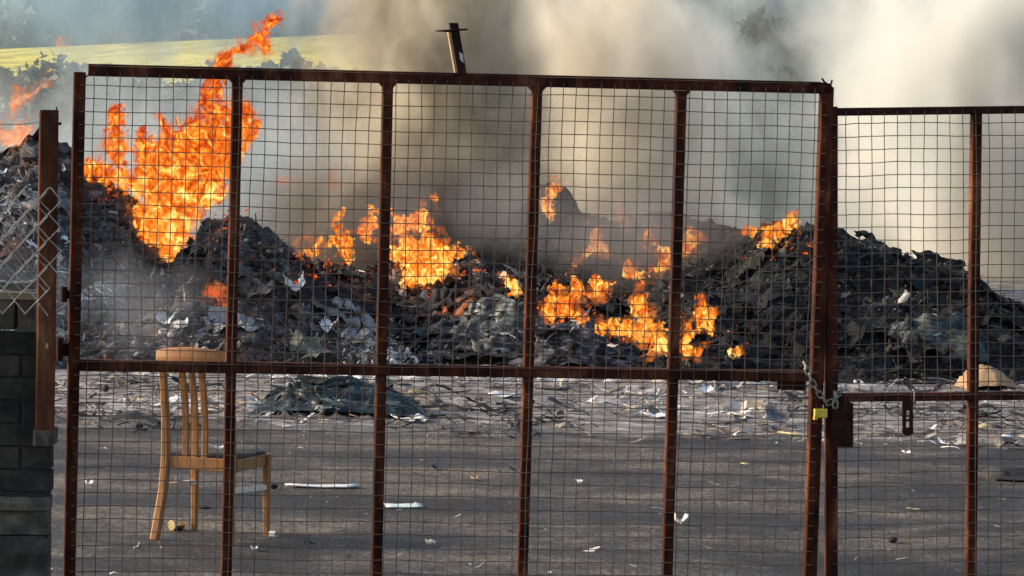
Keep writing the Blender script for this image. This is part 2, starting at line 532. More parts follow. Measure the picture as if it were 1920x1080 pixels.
# ------------------------------------------------------------------ ground, field, wood
def sheet(name, x0, x1, y0, y1, nx, ny, zf, mat):
    xs = np.linspace(x0, x1, nx); ys = np.linspace(y0, y1, ny)
    X, Y = np.meshgrid(xs, ys)
    Z = zf(X, Y)
    v = np.stack([X, Y, Z], -1).reshape(-1, 3)
    i = np.arange(nx * ny).reshape(ny, nx)
    f = np.stack([i[:-1, :-1], i[:-1, 1:], i[1:, 1:], i[1:, :-1]], -1).reshape(-1, 4)
    return mesh_np(name, v, f, mat)

tag(sheet('ground', -60, 60, -30, 56, 61, 87, lambda X, Y: 0 * X, M['ground']), kind='structure')
def ter(X, Y):
    return np.where(Y < 100, 0.0, np.where(Y < 300, (Y - 100) / 200.0 * 7.35, 7.35)) - 0.004 + 0.065 * np.clip(X, -60, -2) * np.clip((Y - 110) / 190, 0, 1)
tag(sheet('scrubland', -400, 400, 56, 110, 41, 28, lambda X, Y: ter(X, Y) + 0 * X, M['scrub']), kind='structure')
tag(sheet('field', -400, 400, 110, 330, 81, 60, lambda X, Y: ter(X, Y) + 0.05 * fbm(X * 0.2, Y * 0.05, 0, 3), M['field']), kind='structure')
tag(sheet('horizon_land', -3000, 3000, 330, 4000, 31, 20, lambda X, Y: 0 * X + 2.5, M['scrub']), kind='structure')

def leaf_cloud(centers, radii, n_per, size, seed):
    """many small leaf-clump quads around crown lobes"""
    r = np.random.default_rng(seed)
    vs = []
    for (c, rad, n) in zip(centers, radii, n_per):
        d = r.normal(size=(n, 3)); d /= np.linalg.norm(d, axis=1)[:, None]
        rr = rad * (0.55 + 0.5 * r.random(n)) * (1 + 0.35 * fbm(d[:, 0] * 2 + c[0], d[:, 1] * 2, d[:, 2] * 2 + c[2], seed, 3))
        p = np.array(c) + d * rr[:, None] * np.array((1, 1, 0.95))
        a = r.normal(size=(n, 3)); a /= np.linalg.norm(a, axis=1)[:, None]
        b = np.cross(a, r.normal(size=(n, 3))); b /= np.linalg.norm(b, axis=1)[:, None]
        s = size * (0.5 + r.random(n))[:, None]
        q = np.stack([p - a * s, p - b * s * 0.6, p + a * s, p + b * s * 0.6], 1)
        vs.append(q.reshape(-1, 3))
    v = np.concatenate(vs)
    f = np.arange(len(v)).reshape(-1, 4)
    return v, f

# the wood beyond the field reads as one dark mass
cs, rs, ns = [], [], []
r0 = np.random.default_rng(21)
for i in range(70):
    x = r0.uniform(-46, 46); y = r0.uniform(312, 345)
    h = r0.uniform(9, 17)
    z0 = 7.4 + 0.065 * min(x, -2)
    for k in range(4):
        cs.append((x + r0.normal() * 1.6, y + r0.normal() * 1.5, z0 + h * (0.12 + 0.24 * k)))
        rs.append((2.6 - 0.25 * k) * r0.uniform(0.8, 1.25)); ns.append(330)
v, f = leaf_cloud(cs, rs, ns, 0.48, 5)
tag(mesh_np('distant_wood', v, f, M['leaf_dark'], smooth=False), 'dark wood beyond the yellow field, dimmed by smoke', 'wood', kind='stuff')

# ragged hedge in front of the field
def hedge(name, label, px0, px1, Y, ytop, seed, mat):
    cs, rs, ns = [], [], []
    r = np.random.default_rng(seed)
    n = int((px1 - px0) / 12)
    for i in range(n):
        px = px0 + (px1 - px0) * (i + r.random()) / n
        yt = ytop(px) + r.uniform(-4, 30)
        top = at(px, yt, Y + r.normal() * 1.0)
        rad = r.uniform(0.30, 0.55)
        z = top.z - rad
        while z > 0.1:
            cs.append((top.x + r.normal() * 0.1, top.y, z)); rs.append(rad); ns.append(110)
            z -= rad * 1.1; rad = min(0.75, rad * 1.12)
    v, f = leaf_cloud(cs, rs, ns, 0.115, seed)
    o = mesh_np(name, v, f, mat, smooth=False, origin=(at((px0 + px1) / 2, 200, Y).x, Y, 0))
    tag(o, label, 'hedge')
hedge('hedge', 'ragged grey-green hedge in front of the yellow field, seen through thin smoke', -60, 900, 72,
      lambda p: 120 - 12 * math.sin(p * 0.013) + 10 * math.sin(p * 0.041) + (-8 if p < 60 else 0), 31, M['leaf_grey'])

def tree(label, px, ytop, Y, crown_r, seed, lobes, tmin=0.4):
    b = at(px, 300, Y); base = Vector((b.x, Y, 0))
    root = empty('tree', base, label, 'tree')
    top = at(px, ytop, Y)
    mb = MB()
    mb.tube([base, base + Vector((0.05, 0, top.z * 0.4)), base + Vector((-0.08, 0, top.z * 0.7)), top - Vector((0, 0, 0.3))], [0.10, 0.08, 0.06, 0.02], 7)
    r = np.random.default_rng(seed)
    cs, rs, ns = [], [], []
    for k in range(lobes):
        t = r.uniform(tmin, 0.97)
        a = r.uniform(0, 6.28)
        rr = crown_r * (1.15 - 0.7 * abs(t - 0.6))
        c = base + Vector((math.cos(a) * rr * r.uniform(.3, 1), math.sin(a) * rr * r.uniform(.3, 1), top.z * t))
        mb.tube([base + Vector((0, 0, top.z * max(0.25, t - 0.15))), (base + Vector((0, 0, top.z * t)) + c) / 2, c], [0.04, 0.03, 0.012], 5)
        cs.append(tuple(c)); rs.append(crown_r * r.uniform(0.25, 0.45)); ns.append(230)
    mb.build('trunk', M['bark'], root)
    v, f = leaf_cloud(cs, rs, ns, 0.075, seed)
    mesh_np('crown', v, f, M['leaf_dark'], root, smooth=False)
tree('dark ragged tree half lost in blue-grey smoke, its tip left of the gate stile', 1440, 15, 50.1, 0.66, 3, 18, 0.60)
tree('dark tree top showing through a gap in the smoke above the fourth gate bar', 1285, -420, 51.0, 1.2, 4, 22, 0.55)
tree('dark tree top above the gate stile beside the pale smoke bank', 1560, -420, 50.6, 1.2, 5, 24, 0.53)

# ------------------------------------------------------------------ waste heaps
class Mound:
    def __init__(s, ridge, Yr, Lf, Lb, amp, seed, pw=1.25, lump=0.35):
        P = [at(px, py, Yr) for px, py in ridge]
        s.X = np.array([p.x for p in P]); s.Z = np.array([max(p.z, 0.0) for p in P])
        s.Yr, s.Lf, s.Lb, s.amp, s.seed, s.pw, s.lump = Yr, Lf, Lb, amp, seed, pw, lump
    def h(s, x, y):
        R = np.interp(x, s.X, s.Z, left=0, right=0)
        yy = y + 0.35 * fbm(x * 0.7, y * 0.7, 3, s.seed + 5, 3)
        t = np.where(yy < s.Yr, (s.Yr - yy) / s.Lf, (yy - s.Yr) / s.Lb)
        t = np.clip(t, 0, 1)
        p = (1 - t ** s.pw)
        n = fbm(x * 1.3, y * 1.3, 0, s.seed, 3) * s.lump * 0.5 + ridged(x * 2.6, y * 2.6, 0, s.seed + 40, 4, 0.55) * 0.16 + fbm(x * 11, y * 11, 0, s.seed + 80, 3) * 0.09
        z = R * p + s.amp * n * np.clip(R * p * 2.5, 0, 1)
        return np.where(R * p < 0.015, -0.06, z - 0.01)
    def bounds(s):
        return s.X[0], s.X[-1], s.Yr - s.Lf, s.Yr + s.Lb

def mound_mesh(m, root, mat, step=0.032):
    x0, x1, y0, y1 = m.bounds()
    x0 = max(x0, -8); x1 = min(x1, 8)
    xs = np.arange(x0, x1 + step, step); ys = np.arange(y0, y1 + step, step)
    X, Y = np.meshgrid(xs, ys)
    Z = m.h(X, Y)
    J = 0.03
    v = np.stack([X + J * fbm(X * 9, Y * 9, Z * 9, 3, 2), Y + J * fbm(X * 9, Y * 9, Z * 9, 9, 2), Z], -1).reshape(-1, 3)
    nx, ny = len(xs), len(ys)
    i = np.arange(nx * ny).reshape(ny, nx)
    f = np.stack([i[:-1, :-1], i[:-1, 1:], i[1:, 1:], i[1:, :-1]], -1).reshape(-1, 4)
    zz = Z.reshape(-1)[f].max(1)
    f = f[zz > -0.04]
    return mesh_np('waste_mass', v, f, mat, root, smooth=True)

PALETTES = {
    'net':   [((0.008, 0.014, 0.015), 5), ((0.025, 0.042, 0.044), 4), ((0.07, 0.11, 0.11), 2), ((0.26, 0.32, 0.31), .6)],
    'film':  [((0.012, 0.013, 0.013), 5), ((0.05, 0.055, 0.052), 3), ((0.18, 0.195, 0.18), 2), ((0.45, 0.47, 0.43), 1)],
    'ash':   [((0.014, 0.015, 0.019), 4), ((0.05, 0.052, 0.065), 4), ((0.15, 0.155, 0.175), 3), ((0.40, 0.40, 0.39), .8)],
    'left':  [((0.02, 0.02, 0.021), 5), ((0.06, 0.055, 0.055), 5), ((0.17, 0.165, 0.17), 6.5), ((0.40, 0.39, 0.385), 6.5), ((0.12, 0.065, 0.05), 3), ((0.06, 0.075, 0.09), 2), ((0.55, 0.54, 0.52), .6), ((0.16, 0.17, 0.13), .6)],
    'mid':   [((0.014, 0.014, 0.014), 7), ((0.05, 0.045, 0.043), 5), ((0.13, 0.065, 0.048), 4), ((0.22, 0.205, 0.19), 2.4), ((0.35, 0.33, 0.31), .8), ((0.06, 0.08, 0.08), 1.2), ((0.6, 0.58, 0.56), .25)],
    'right': [((0.006, 0.006, 0.007), 9), ((0.014, 0.018, 0.024), 4), ((0.018, 0.020, 0.012), 3), ((0.04, 0.05, 0.048), 3), ((0.10, 0.11, 0.105), 1.2), ((0.24, 0.24, 0.23), .4), ((0.03, 0.025, 0.018), 2)],
    'front': [((0.03, 0.03, 0.031), 2), ((0.12, 0.112, 0.108), 4), ((0.28, 0.265, 0.255), 4.5), ((0.48, 0.46, 0.44), 2.6), ((0.16, 0.12, 0.095), 1.6), ((0.62, 0.61, 0.59), .8), ((0.05, 0.06, 0.065), 1.5), ((0.28, 0.25, 0.15), .6)],
}

def pick(pal, n, r):
    cs = np.array([c for c, w in PALETTES[pal]]); w = np.array([w for c, w in PALETTES[pal]])
    c = cs[r.choice(len(cs), n, p=w / w.sum())]
    return c * r.uniform(0.7, 1.35, (n, 1))

def debris(name, parent, pos, sizes, pal, seed, mat, flat=0.6, kind='stuff', origin=(0, 0, 0)):
    """one mesh of countless torn sheets, sticks and chunks at the given points"""
    r = np.random.default_rng(seed)
    n = len(pos)
    colr = pick(pal, n, r)
    patch = fbm(pos[:, 0] * 0.9, pos[:, 1] * 0.9, pos[:, 2] * 1.6, seed + 31, 3)     # drifts of ash and of soot
    key = patch + r.normal(size=n) * 0.42
    colr = colr[np.argsort(colr.sum(1))][np.argsort(np.argsort(key))]
    colr = np.clip(colr * np.exp(patch * 0.8)[:, None] * np.array((1.08, 1.0, 0.90)), 0.004, 0.72)
    typ = r.choice(3, n, p=(0.80, 0.185, 0.015) if pal == 'front' else (0.78, 0.16, 0.06))
    V, Q, T, C = [], [], [], []
    base = 0
    # random frames, tilted by flatness
    nrm = r.normal(size=(n, 3)) * (1 - flat) + np.array((0, -0.25, 1)) * flat
    nrm /= np.linalg.norm(nrm, axis=1)[:, None]
    a = np.cross(nrm, r.normal(size=(n, 3)) * np.array((0.5, 1.0, 0.7))); a /= np.linalg.norm(a, axis=1)[:, None]
    b = np.cross(nrm, a)
    # torn sheets and strips, curved along their length
    ku, kv = 9, 4
    gu, gv = np.meshgrid(np.linspace(-1, 1, ku), np.linspace(-1, 1, kv))
    k = ku * kv
    gi = np.arange(k).reshape(kv, ku)
    gq = np.stack([gi[:-1, :-1], gi[:-1, 1:], gi[1:, 1:], gi[1:, :-1]], -1).reshape(-1, 4)
    ids = np.where(typ == 0)[0]
    if len(ids):
        m = len(ids); s = sizes[ids][:, None, None]
        strand = r.random((m, 1, 1)) < 0.34
        asp = np.where(strand, r.uniform(0.015, 0.05, (m, 1, 1)), 0.06 + 0.75 * r.random((m, 1, 1)) ** 2.0)
        L = r.uniform(0.8, 1.9, (m, 1, 1)) * np.where(strand, 1.7, 1.0)
        U = gu.reshape(1, -1, 1); W_ = gv.reshape(1, -1, 1)
        ph = r.uniform(0, 6.28, (m, 1, 1)); fq = r.uniform(1.0, 4.0, (m, 1, 1))
        tap = 1 - r.uniform(0, 0.7, (m, 1, 1)) * np.abs(U) ** 2
        u = U * L + r.normal(size=(m, k, 1)) * 0.05
        w = (W_ * tap + 0.35 * np.sin(fq * 0.6 * U + ph * 1.7) + r.normal(size=(m, k, 1)) * 0.10) * asp
        cr = np.where(strand, 0.34, 0.18) * np.sin(fq * U + ph) + r.normal(size=(m, 1, 1)) * 0.25 * U * U + r.normal(size=(m, 1, 1)) * 0.3 * asp * W_ * W_ + r.normal(size=(m, k, 1)) * 0.035
        P = pos[ids][:, None, :] + s * 0.5 * (u * a[ids][:, None, :] + w * b[ids][:, None, :] + cr * nrm[ids][:, None, :])
        V.append(P.reshape(-1, 3)); C.append(np.repeat(colr[ids], k, 0))
        Q.append((gq[None] + (np.arange(m) * k)[:, None, None] + base).reshape(-1, 4)); base += m * k
    # sticks
    bx = np.array([(-1, -1, -1), (1, -1, -1), (1, 1, -1), (-1, 1, -1), (-1, -1, 1), (1, -1, 1), (1, 1, 1), (-1, 1, 1)], float)
    bq = np.array([(0, 3, 2, 1), (4, 5, 6, 7), (0, 1, 5, 4), (1, 2, 6, 5), (2, 3, 7, 6), (3, 0, 4, 7)])
    ids = np.where(typ == 1)[0]
    if len(ids):
        m = len(ids); s = sizes[ids][:, None, None]
        L = r.uniform(0.8, 2.0, (m, 1, 1)); t1 = r.uniform(0.05, 0.16, (m, 1, 1)); t2 = r.uniform(0.04, 0.10, (m, 1, 1))
        B = bx[None] + r.normal(size=(m, 8, 3)) * 0.06
        P = pos[ids][:, None, :] + s * 0.5 * (B[..., 0:1] * L * a[ids][:, None, :] + B[..., 1:2] * t1 * b[ids][:, None, :] + B[..., 2:3] * t2 * nrm[ids][:, None, :])
        V.append(P.reshape(-1, 3)); C.append(np.repeat(colr[ids], 8, 0))
        Q.append((bq[None] + (np.arange(m) * 8)[:, None, None] + base).reshape(-1, 4)); base += m * 8
    # chunks
    ids = np.where(typ == 2)[0]
    if len(ids):
        bm = bmesh.new(); bmesh.ops.create_icosphere(bm, subdivisions=2, radius=1)
        iv = np.array([v.co[:] for v in bm.verts]); it = np.array([[v.index for v in f.verts] for f in bm.faces]); bm.free()
        m = len(ids); s = sizes[ids][:, None, None]; nv = len(iv)
        sc_ = r.uniform(0.35, 1.0, (m, 1, 3))
        B = iv[None] * (1 + r.normal(size=(m, nv, 1)) * 0.13) * sc_
        P = pos[ids][:, None, :] + s * 0.42 * (B[..., 0:1] * a[ids][:, None, :] + B[..., 1:2] * b[ids][:, None, :] + B[..., 2:3] * nrm[ids][:, None, :])
        V.append(P.reshape(-1, 3)); C.append(np.repeat(colr[ids], nv, 0))
        T.append((it[None] + (np.arange(m) * nv)[:, None, None] + base).reshape(-1, 3)); base += m * nv
    o = mesh_np(name, np.concatenate(V), np.concatenate(Q), mat, parent, origin, smooth=False, color=np.concatenate(C), tris=np.concatenate(T) if T else None)
    if kind: o['kind'] = kind
    return o

MOUNDS = []
def heap(label, ridge, Yr, Lf, Lb, amp, seed, mat, pal, n, smin=0.05, smax=0.30, pw=1.25, lump=0.35, crest=0.18, drapes=90, dsize=0.7):
    m = Mound(ridge, Yr, Lf, Lb, amp, seed, pw, lump)
    MOUNDS.append(m)
    x0, x1, y0, y1 = m.bounds()
    root = empty('waste_heap', ((max(x0, -8) + min(x1, 8)) / 2, Yr, 0), label, 'waste heap')
    mound_mesh(m, root, mat)
    r = np.random.default_rng(seed + 99)
    x = r.uniform(max(x0, -6), min(x1, 6), n * 3); y = r.uniform(y0, Yr - crest, n * 3)
    z = m.h(x, y)
    k = np.where(z > 0.03)[0][:n]
    pos = np.stack([x[k], y[k], z[k] + 0.01], 1)
    sz = smin + (smax - smin) * r.random(len(k)) ** 3.0
    debris('debris', root, pos, sz, pal, seed + 7, M['debris'], 0.55)
    # burnt sheets and netting draped over the mass
    nd = drapes
    ku, kv = 16, 11
    gu, gv = np.meshgrid(np.linspace(-1, 1, ku), np.linspace(-1, 1, kv))
    gi = np.arange(ku * kv).reshape(kv, ku)
    gq = np.stack([gi[:-1, :-1], gi[:-1, 1:], gi[1:, 1:], gi[1:, :-1]], -1).reshape(-1, 4)
    Vd, Qd, Cd = [], [], []
    cols = pick(pal, nd * 3, r); cols = cols[np.argsort(cols.sum(1))][:int(nd * 2.4)]
    for q in range(nd):
        cx, cyy = r.uniform(max(x0, -6), min(x1, 6)), r.uniform(y0 + 0.3, Yr + 0.25)
        if float(m.h(np.array(cx), np.array(cyy))) < 0.06: continue
        L_, B_ = dsize * r.uniform(0.35, 1.0), dsize * r.uniform(0.2, 0.6)
        an = r.normal() * 0.5
        tap = 1 - r.uniform(0, 0.5) * gu ** 2
        uu = gu * L_ / 2 + 0.06 * fbm(gu * 2 + q, gv * 2, 0, seed + q, 2) ; vv = gv * tap * B_ / 2 + 0.06 * fbm(gu * 2, gv * 2 + q, 5, seed + q, 2)
        X_ = cx + uu * math.cos(an) - vv * math.sin(an); Y_ = cyy + uu * math.sin(an) + vv * math.cos(an)
        hs_ = (m.h(X_, Y_) + m.h(X_ + 0.08, Y_) + m.h(X_ - 0.08, Y_) + m.h(X_, Y_ + 0.08) + m.h(X_, Y_ - 0.08)) / 5
        Z_ = np.maximum(hs_, 0) + 0.045 + 0.045 * ridged(X_ * 5 + Y_ * 3, Y_ * 7, q, seed, 4) + 0.06 * fbm(X_ * 5, Y_ * 5, q, seed + 3, 3)
        Qd.append(gq + len(Vd) * ku * kv); Vd.append(np.stack([X_, Y_, Z_], -1).reshape(-1, 3))
        Cd.append(np.repeat(cols[r.integers(len(cols))][None] * (0.55 if pal == 'right' else 0.85), ku * kv, 0))
    if Vd:
        o_ = mesh_np('burnt_sheeting', np.concatenate(Vd), np.concatenate(Qd), M['debris'], root, smooth=True, color=np.concatenate(Cd))
        o_['kind'] = 'stuff'
    return root

heap('tall ashy waste heap under the biggest fire, at the left behind the fence post',
     [(-700, 420), (-350, 300), (-100, 285), (0, 285), (60, 277), (130, 303), (165, 345), (200, 372), (245, 400), (280, 455), (320, 478), (360, 452), (388, 418), (440, 410), (480, 425), (520, 448), (560, 490), (620, 545), (700, 600), (800, 650), (860, 690)],
     29.3, 2.5, 3.0, 0.55, 11, M['heap_left'], 'left', 11000, 0.02, 0.15, drapes=45, dsize=0.5)
heap('low charred waste heap carrying the yellow fire in the middle',
     [(430, 600), (500, 540), (560, 525), (600, 500), (640, 505), (700, 525), (760, 532), (850, 520), (900, 505), (960, 515), (1020, 545), (1100, 570), (1200, 590), (1300, 640), (1340, 690)],
     30.6, 3.0, 3.0, 0.5, 12, M['heap_mid'], 'mid', 8000, 0.02, 0.15, drapes=45, dsize=0.5)
heap('dark smouldering heap with a pointed crest, at the back behind the flames',
     [(560, 560), (700, 490), (880, 470), (960, 420), (1000, 375), (1035, 352), (1065, 360), (1095, 402), (1150, 428), (1200, 415), (1250, 398), (1300, 408), (1360, 428), (1430, 440), (1520, 480), (1600, 560)],
     34.5, 2.6, 2.5, 0.30, 13, M['heap_back'], 'right', 4500, 0.02, 0.14, crest=0.05, drapes=12, dsize=0.4)
heap('long black waste heap sloping down at the right behind the smaller gate leaf',
     [(1130, 640), (1200, 575), (1260, 530), (1330, 480), (1400, 438), (1470, 432), (1520, 432), (1560, 442), (1620, 460), (1680, 476), (1705, 492), (1735, 494), (1780, 496), (1815, 522), (1850, 554), (1900, 588), (1960, 600), (2060, 640), (2250, 700)],
     31.2, 4.1, 3.0, 0.36, 14, M['heap_right'], 'right', 11000, 0.02, 0.135, crest=0.3, drapes=60, dsize=0.5)

def surf_hit(px, py):
    """where the ray through a photo point meets the heaps or the ground"""
    d = ray(px, py)
    ys = np.arange(22, 38, 0.03)
    X = d.x / d.y * ys; Z = CAM_H + d.z / d.y * ys
    g = np.zeros_like(ys) - 0.0
    for m in MOUNDS:
        g = np.maximum(g, m.h(X, ys))
    k = np.where(Z <= g)[0]
    if len(k) == 0: return at(px, py, 33.0)
    y = ys[k[0]]
    return Vector((d.x / d.y * y, y, CAM_H + d.z / d.y * y))

# small crumpled piles in front of the heaps
def pile(name, label, cat, top, by, depth, seed, mat, fold=0.10, ang=0.0, step=0.018, scraps=0, pal='mid'):
    """top: crest outline in photo points, by: photo height of its foot; a crumpled sheet over a low mound"""
    cx = sum(p[0] for p in top) / len(top)
    Y0 = on_ground(cx, by).y
    Yc = Y0 + depth * 0.45
    P = [at(px, py, Yc) for px, py in top]
    X = np.array([p.x for p in P]); Z = np.array([max(p.z, 0) for p in P])
    xs = np.arange(X[0], X[-1] + step, step); ys = np.arange(Y0, Y0 + depth + step, step)
    GX, GY = np.meshgrid(xs, ys)
    R = np.interp(GX, X, Z)
    t = np.clip(np.abs(GY - Yc) / (depth * 0.52), 0, 1)
    p = np.clip(1 - t ** 1.35, 0, 1)
    ca, sa = math.cos(ang), math.sin(ang)
    U = (GX * ca + GY * sa * 0.5); Vv = (-GX * sa + GY * ca)
    n = ridged(U * 1.1, Vv * 6.5, 0, seed, 4, 0.55) * fold * 0.5 + fbm(GX * 5, GY * 7, 0, seed + 3, 4) * fold * 0.4
    zz = R * p
    Zf = zz + n * np.clip(zz * 6, 0, 1)
    Zf = np.where(zz < 0.01, -0.03, np.maximum(Zf, 0.002))
    dx = fbm(GX * 5, GY * 5, 4, seed + 9, 3) * 0.05; dy = fbm(GX * 5, GY * 5, 8, seed + 19, 3) * 0.06
    v = np.stack([GX + dx, GY + dy, Zf], -1).reshape(-1, 3)
    nx, ny = len(xs), len(ys)
    i = np.arange(nx * ny).reshape(ny, nx)
    f = np.stack([i[:-1, :-1], i[:-1, 1:], i[1:, 1:], i[1:, :-1]], -1).reshape(-1, 4)
    f = f[Zf.reshape(-1)[f].max(1) > -0.02]
    o = mesh_np(name, v, f, mat, None, ((X[0] + X[-1]) / 2, Yc, 0), smooth=True)
    tag(o, label, cat)
    if scraps:
        ok = np.where((Zf > 0.05).ravel())[0]
        rp = np.random.default_rng(seed + 900)
        ks = rp.choice(ok, scraps)
        debris('torn_scraps', o, v[ks] + np.array((0, 0, 0.006)), 0.03 + 0.16 * rp.random(scraps) ** 2.5, pal, seed + 901, M['debris'], 0.75)
    return o

pile('netting_pile', 'dark teal crumpled netting pile lying behind the chair back', 'netting',
     [(478, 772), (500, 745), (540, 728), (600, 720), (650, 722), (690, 730), (740, 738), (775, 752), (795, 777)], 782, 0.9, 51, M['net'], 0.07, scraps=200, pal='net')
pile('plastic_film', 'long grey folds of plastic film below the small flame by the middle gate bar', 'plastic film',
     [(725, 672), (760, 650), (820, 630), (870, 608), (920, 578), (960, 566), (990, 570), (1020, 600), (1040, 660)], 690, 1.3, 52, M['film'], 0.14, -0.35, scraps=420, pal='film')
pile('ash_pile', 'blue-grey ash pile right of the middle gate bar, under the low flames', 'ash pile',
     [(985, 680), (1010, 640), (1040, 618), (1075, 612), (1110, 622), (1150, 645), (1190, 668), (1210, 690)], 700, 1.2, 53, M['ash'], 0.12, scraps=420, pal='ash')
pile('netting_bale', 'rounded grey-green netting bale at the foot of the black heap, left of the last bar', 'netting',
     [(1630, 700), (1660, 650), (1690, 615), (1730, 598), (1780, 600), (1820, 625), (1840, 660), (1850, 705)], 712, 1.1, 54, M['greenbag'], 0.10, scraps=140, pal='net')
pile('plastic_bag', 'pale grey torn bag right of the lowest flames', 'plastic bag',
     [(1345, 640), (1352, 575), (1370, 560), (1400, 562), (1425, 580), (1450, 600), (1465, 640)], 655, 0.8, 55, M['whitebag'], 0.10)
pile('plastic_bag', 'smaller crumpled grey bag beside the gate stile, right of the pale torn bag', 'plastic bag',
     [(1465, 620), (1478, 570), (1500, 552), (1520, 560), (1535, 600), (1540, 630)], 640, 0.6, 56, M['whitebag'], 0.10)
pile('tan_sack', 'tan sack on the ground beyond the last bar at the far right', 'sack',
     [(1805, 728), (1815, 702), (1845, 693), (1880, 698), (1898, 712), (1904, 730)], 733, 0.55, 57, M['tan'], 0.15)
pile('dark_rag', 'black rag on the ground at the right edge', 'rag',
     [(1840, 892), (1860, 876), (1900, 872), (1940, 880), (1990, 895)], 902, 0.45, 58, M['char'], 0.05)

# litter and ash trodden over the ground in front of the heaps
r = np.random.default_rng(77)
n = 6000
y = 22.6 + 5.6 * r.random(n) ** 1.1 + 0.5 * r.normal(size=n)
x = r.uniform(-0.17, 0.17, n) * y
keep = (y > 22.2) & (fbm(x * 1.2, y * 1.6, 0, 4, 3) > -0.35)
x, y = x[keep], y[keep]
pos = np.stack([x, y, 0.012 + 0.02 * r.random(len(x))], 1)
sz = 0.02 + 0.15 * r.random(len(x)) ** 3.0
tag(debris('scattered_litter', None, pos, sz, 'front', 78, M['litter'], 0.965), 'ash and burnt litter strewn over the ground in front of the heaps', 'litter', kind='stuff')
n = 420
y = 14.5 + 8.3 * r.random(n) ** 0.8; x = r.uniform(-0.16, 0.16, n) * y
pos = np.stack([x, y, np.full(n, 0.006)], 1)
tag(debris('small_litter', None, pos, 0.012 + 0.05 * r.random(n) ** 3, 'front', 79, M['litter'], 0.96), 'fine crumbs of litter and stones scattered over the bare yard', 'litter', kind='stuff')

# ------------------------------------------------------------------ single pieces of litter
def scrap(name, label, cat, px, py, w, l, mat, rot=0.0, curl=0.15, seed=0, z=None, tilt=0.0):
    p = on_ground(px, py) if z is None else z
    k = 7
    u, v_ = np.meshgrid(np.linspace(-1, 1, k), np.linspace(-1, 1, k))
    rr = np.random.default_rng(seed + 500)
    hgt = curl * w * (u ** 2) + rr.normal(size=u.shape) * curl * w * 0.18
    hgt = hgt - hgt.min()
    uu = (u + rr.normal(size=u.shape) * 0.05) * w / 2; vv = (v_ + rr.normal(size=u.shape) * 0.05) * l / 2
    c, s = math.cos(rot), math.sin(rot)
    X = p.x + uu * c - vv * s; Y = p.y + uu * s + vv * c
    Z = p.z + 0.004 + hgt + vv * math.tan(tilt) - (vv * math.tan(tilt)).min()
    th = 0.004
    top = np.stack([X, Y, Z + th], -1).reshape(-1, 3); bot = np.stack([X, Y, Z], -1).reshape(-1, 3)
    i = np.arange(k * k).reshape(k, k); m = k * k
    q = np.stack([i[:-1, :-1], i[:-1, 1:], i[1:, 1:], i[1:, :-1]], -1).reshape(-1, 4)
    loop = list(i[0, :]) + list(i[1:, -1]) + list(i[-1, -2::-1]) + list(i[-2:0:-1, 0])
    side = [(loop[a], loop[a - 1], loop[a - 1] + m, loop[a] + m) for a in range(len(loop))]
    f = np.concatenate([q, q[:, ::-1] + m, np.array(side)])
    o = mesh_np(name, np.concatenate([top, bot]), f, mat, None, tuple(p), smooth=False)
    return tag(o, label, cat)

scrap('board', 'pale green-white flat board lying on the yard right of the third gate bar', 'board', 757, 951, 0.20, 0.16, M['pale_green'], 0.2, 0.02, 1)
scrap('strip', 'long thin white strip lying on the yard right of the chair', 'strip', 605, 914, 0.40, 0.10, M['white'], 0.05, 0.02, 2)
scrap('white_scrap', 'crumpled white scrap on the yard, left of the chair', 'scrap', 167, 911, 0.045, 0.05, M['white'], 0.4, 0.5, 3)
scrap('white_scrap', 'curved white scrap on the yard, right of the fifth gate bar', 'scrap', 1276, 986, 0.075, 0.05, M['white'], 0.3, 0.6, 4)
scrap('white_scrap', 'small round white scrap lying alone between the fourth and fifth bars', 'scrap', 1086, 908, 0.03, 0.05, M['white'], 0.3, 0.5, 5)
scrap('white_scrap', 'small yellowish scrap lying left of the fourth gate bar', 'scrap', 890, 901, 0.035, 0.05, M['tan'], 0.3, 0.4, 6)
scrap('white_scrap', 'small white scrap near the bottom of the picture between third and fourth bars', 'scrap', 808, 1024, 0.03, 0.05, M['white'], 0.8, 0.6, 7)
scrap('white_scrap', 'tiny blue-white scrap on the yard right below the chair, by the second bar', 'scrap', 477, 1033, 0.034, 0.05, M['white'], 0.1, 0.4, 8)
scrap('stick', 'pale stick on the yard beyond the smaller gate leaf', 'stick', 1715, 957, 0.085, 0.03, M['plank'], -0.5, 0.05, 9)
scrap('foil_scrap', 'bright scrap on the yard under the hanging hasp', 'scrap', 1700, 853, 0.05, 0.06, M['white'], 0.2, 0.3, 10)
scrap('pale_plate', 'pale bent plate on the ashy ground left of the padlock', 'plate', 1457, 795, 0.18, 0.20, M['whitebag'], 0.1, 0.20, 11, tilt=0.35)
scrap('plank', 'short weathered plank on the ashy ground right of the fifth bar', 'plank', 1418, 768, 0.17, 0.22, M['plank'], 0.1, 0.05, 12, tilt=0.2)
scrap('white_sheet', 'white torn sheet on the ashy ground just left of the fourth bar', 'sheet', 947, 745, 0.19, 0.22, M['white'], -0.2, 0.12, 13)
scrap('white_sheet', 'white torn sheet on the ashy ground right below the teal netting pile', 'sheet', 768, 790, 0.20, 0.25, M['white'], 0.3, 0.12, 14)
scrap('white_sheet', 'white torn sheet on the ashy ground left of the fifth bar', 'sheet', 1228, 783, 0.16, 0.20, M['white'], 0.1, 0.12, 15)
scrap('white_card', 'bright white bent card on the left heap above the mid rail', 'card', 617, 627, 0.13, 0.10, M['white'], -0.5, 0.5, 16, z=surf_hit(617, 630), tilt=0.5)
scrap('white_card', 'white crumpled card with scorched end on the tall heap above the chair', 'card', 312, 608, 0.15, 0.10, M['white'], -0.4, 0.4, 17, z=surf_hit(312, 612), tilt=0.5)
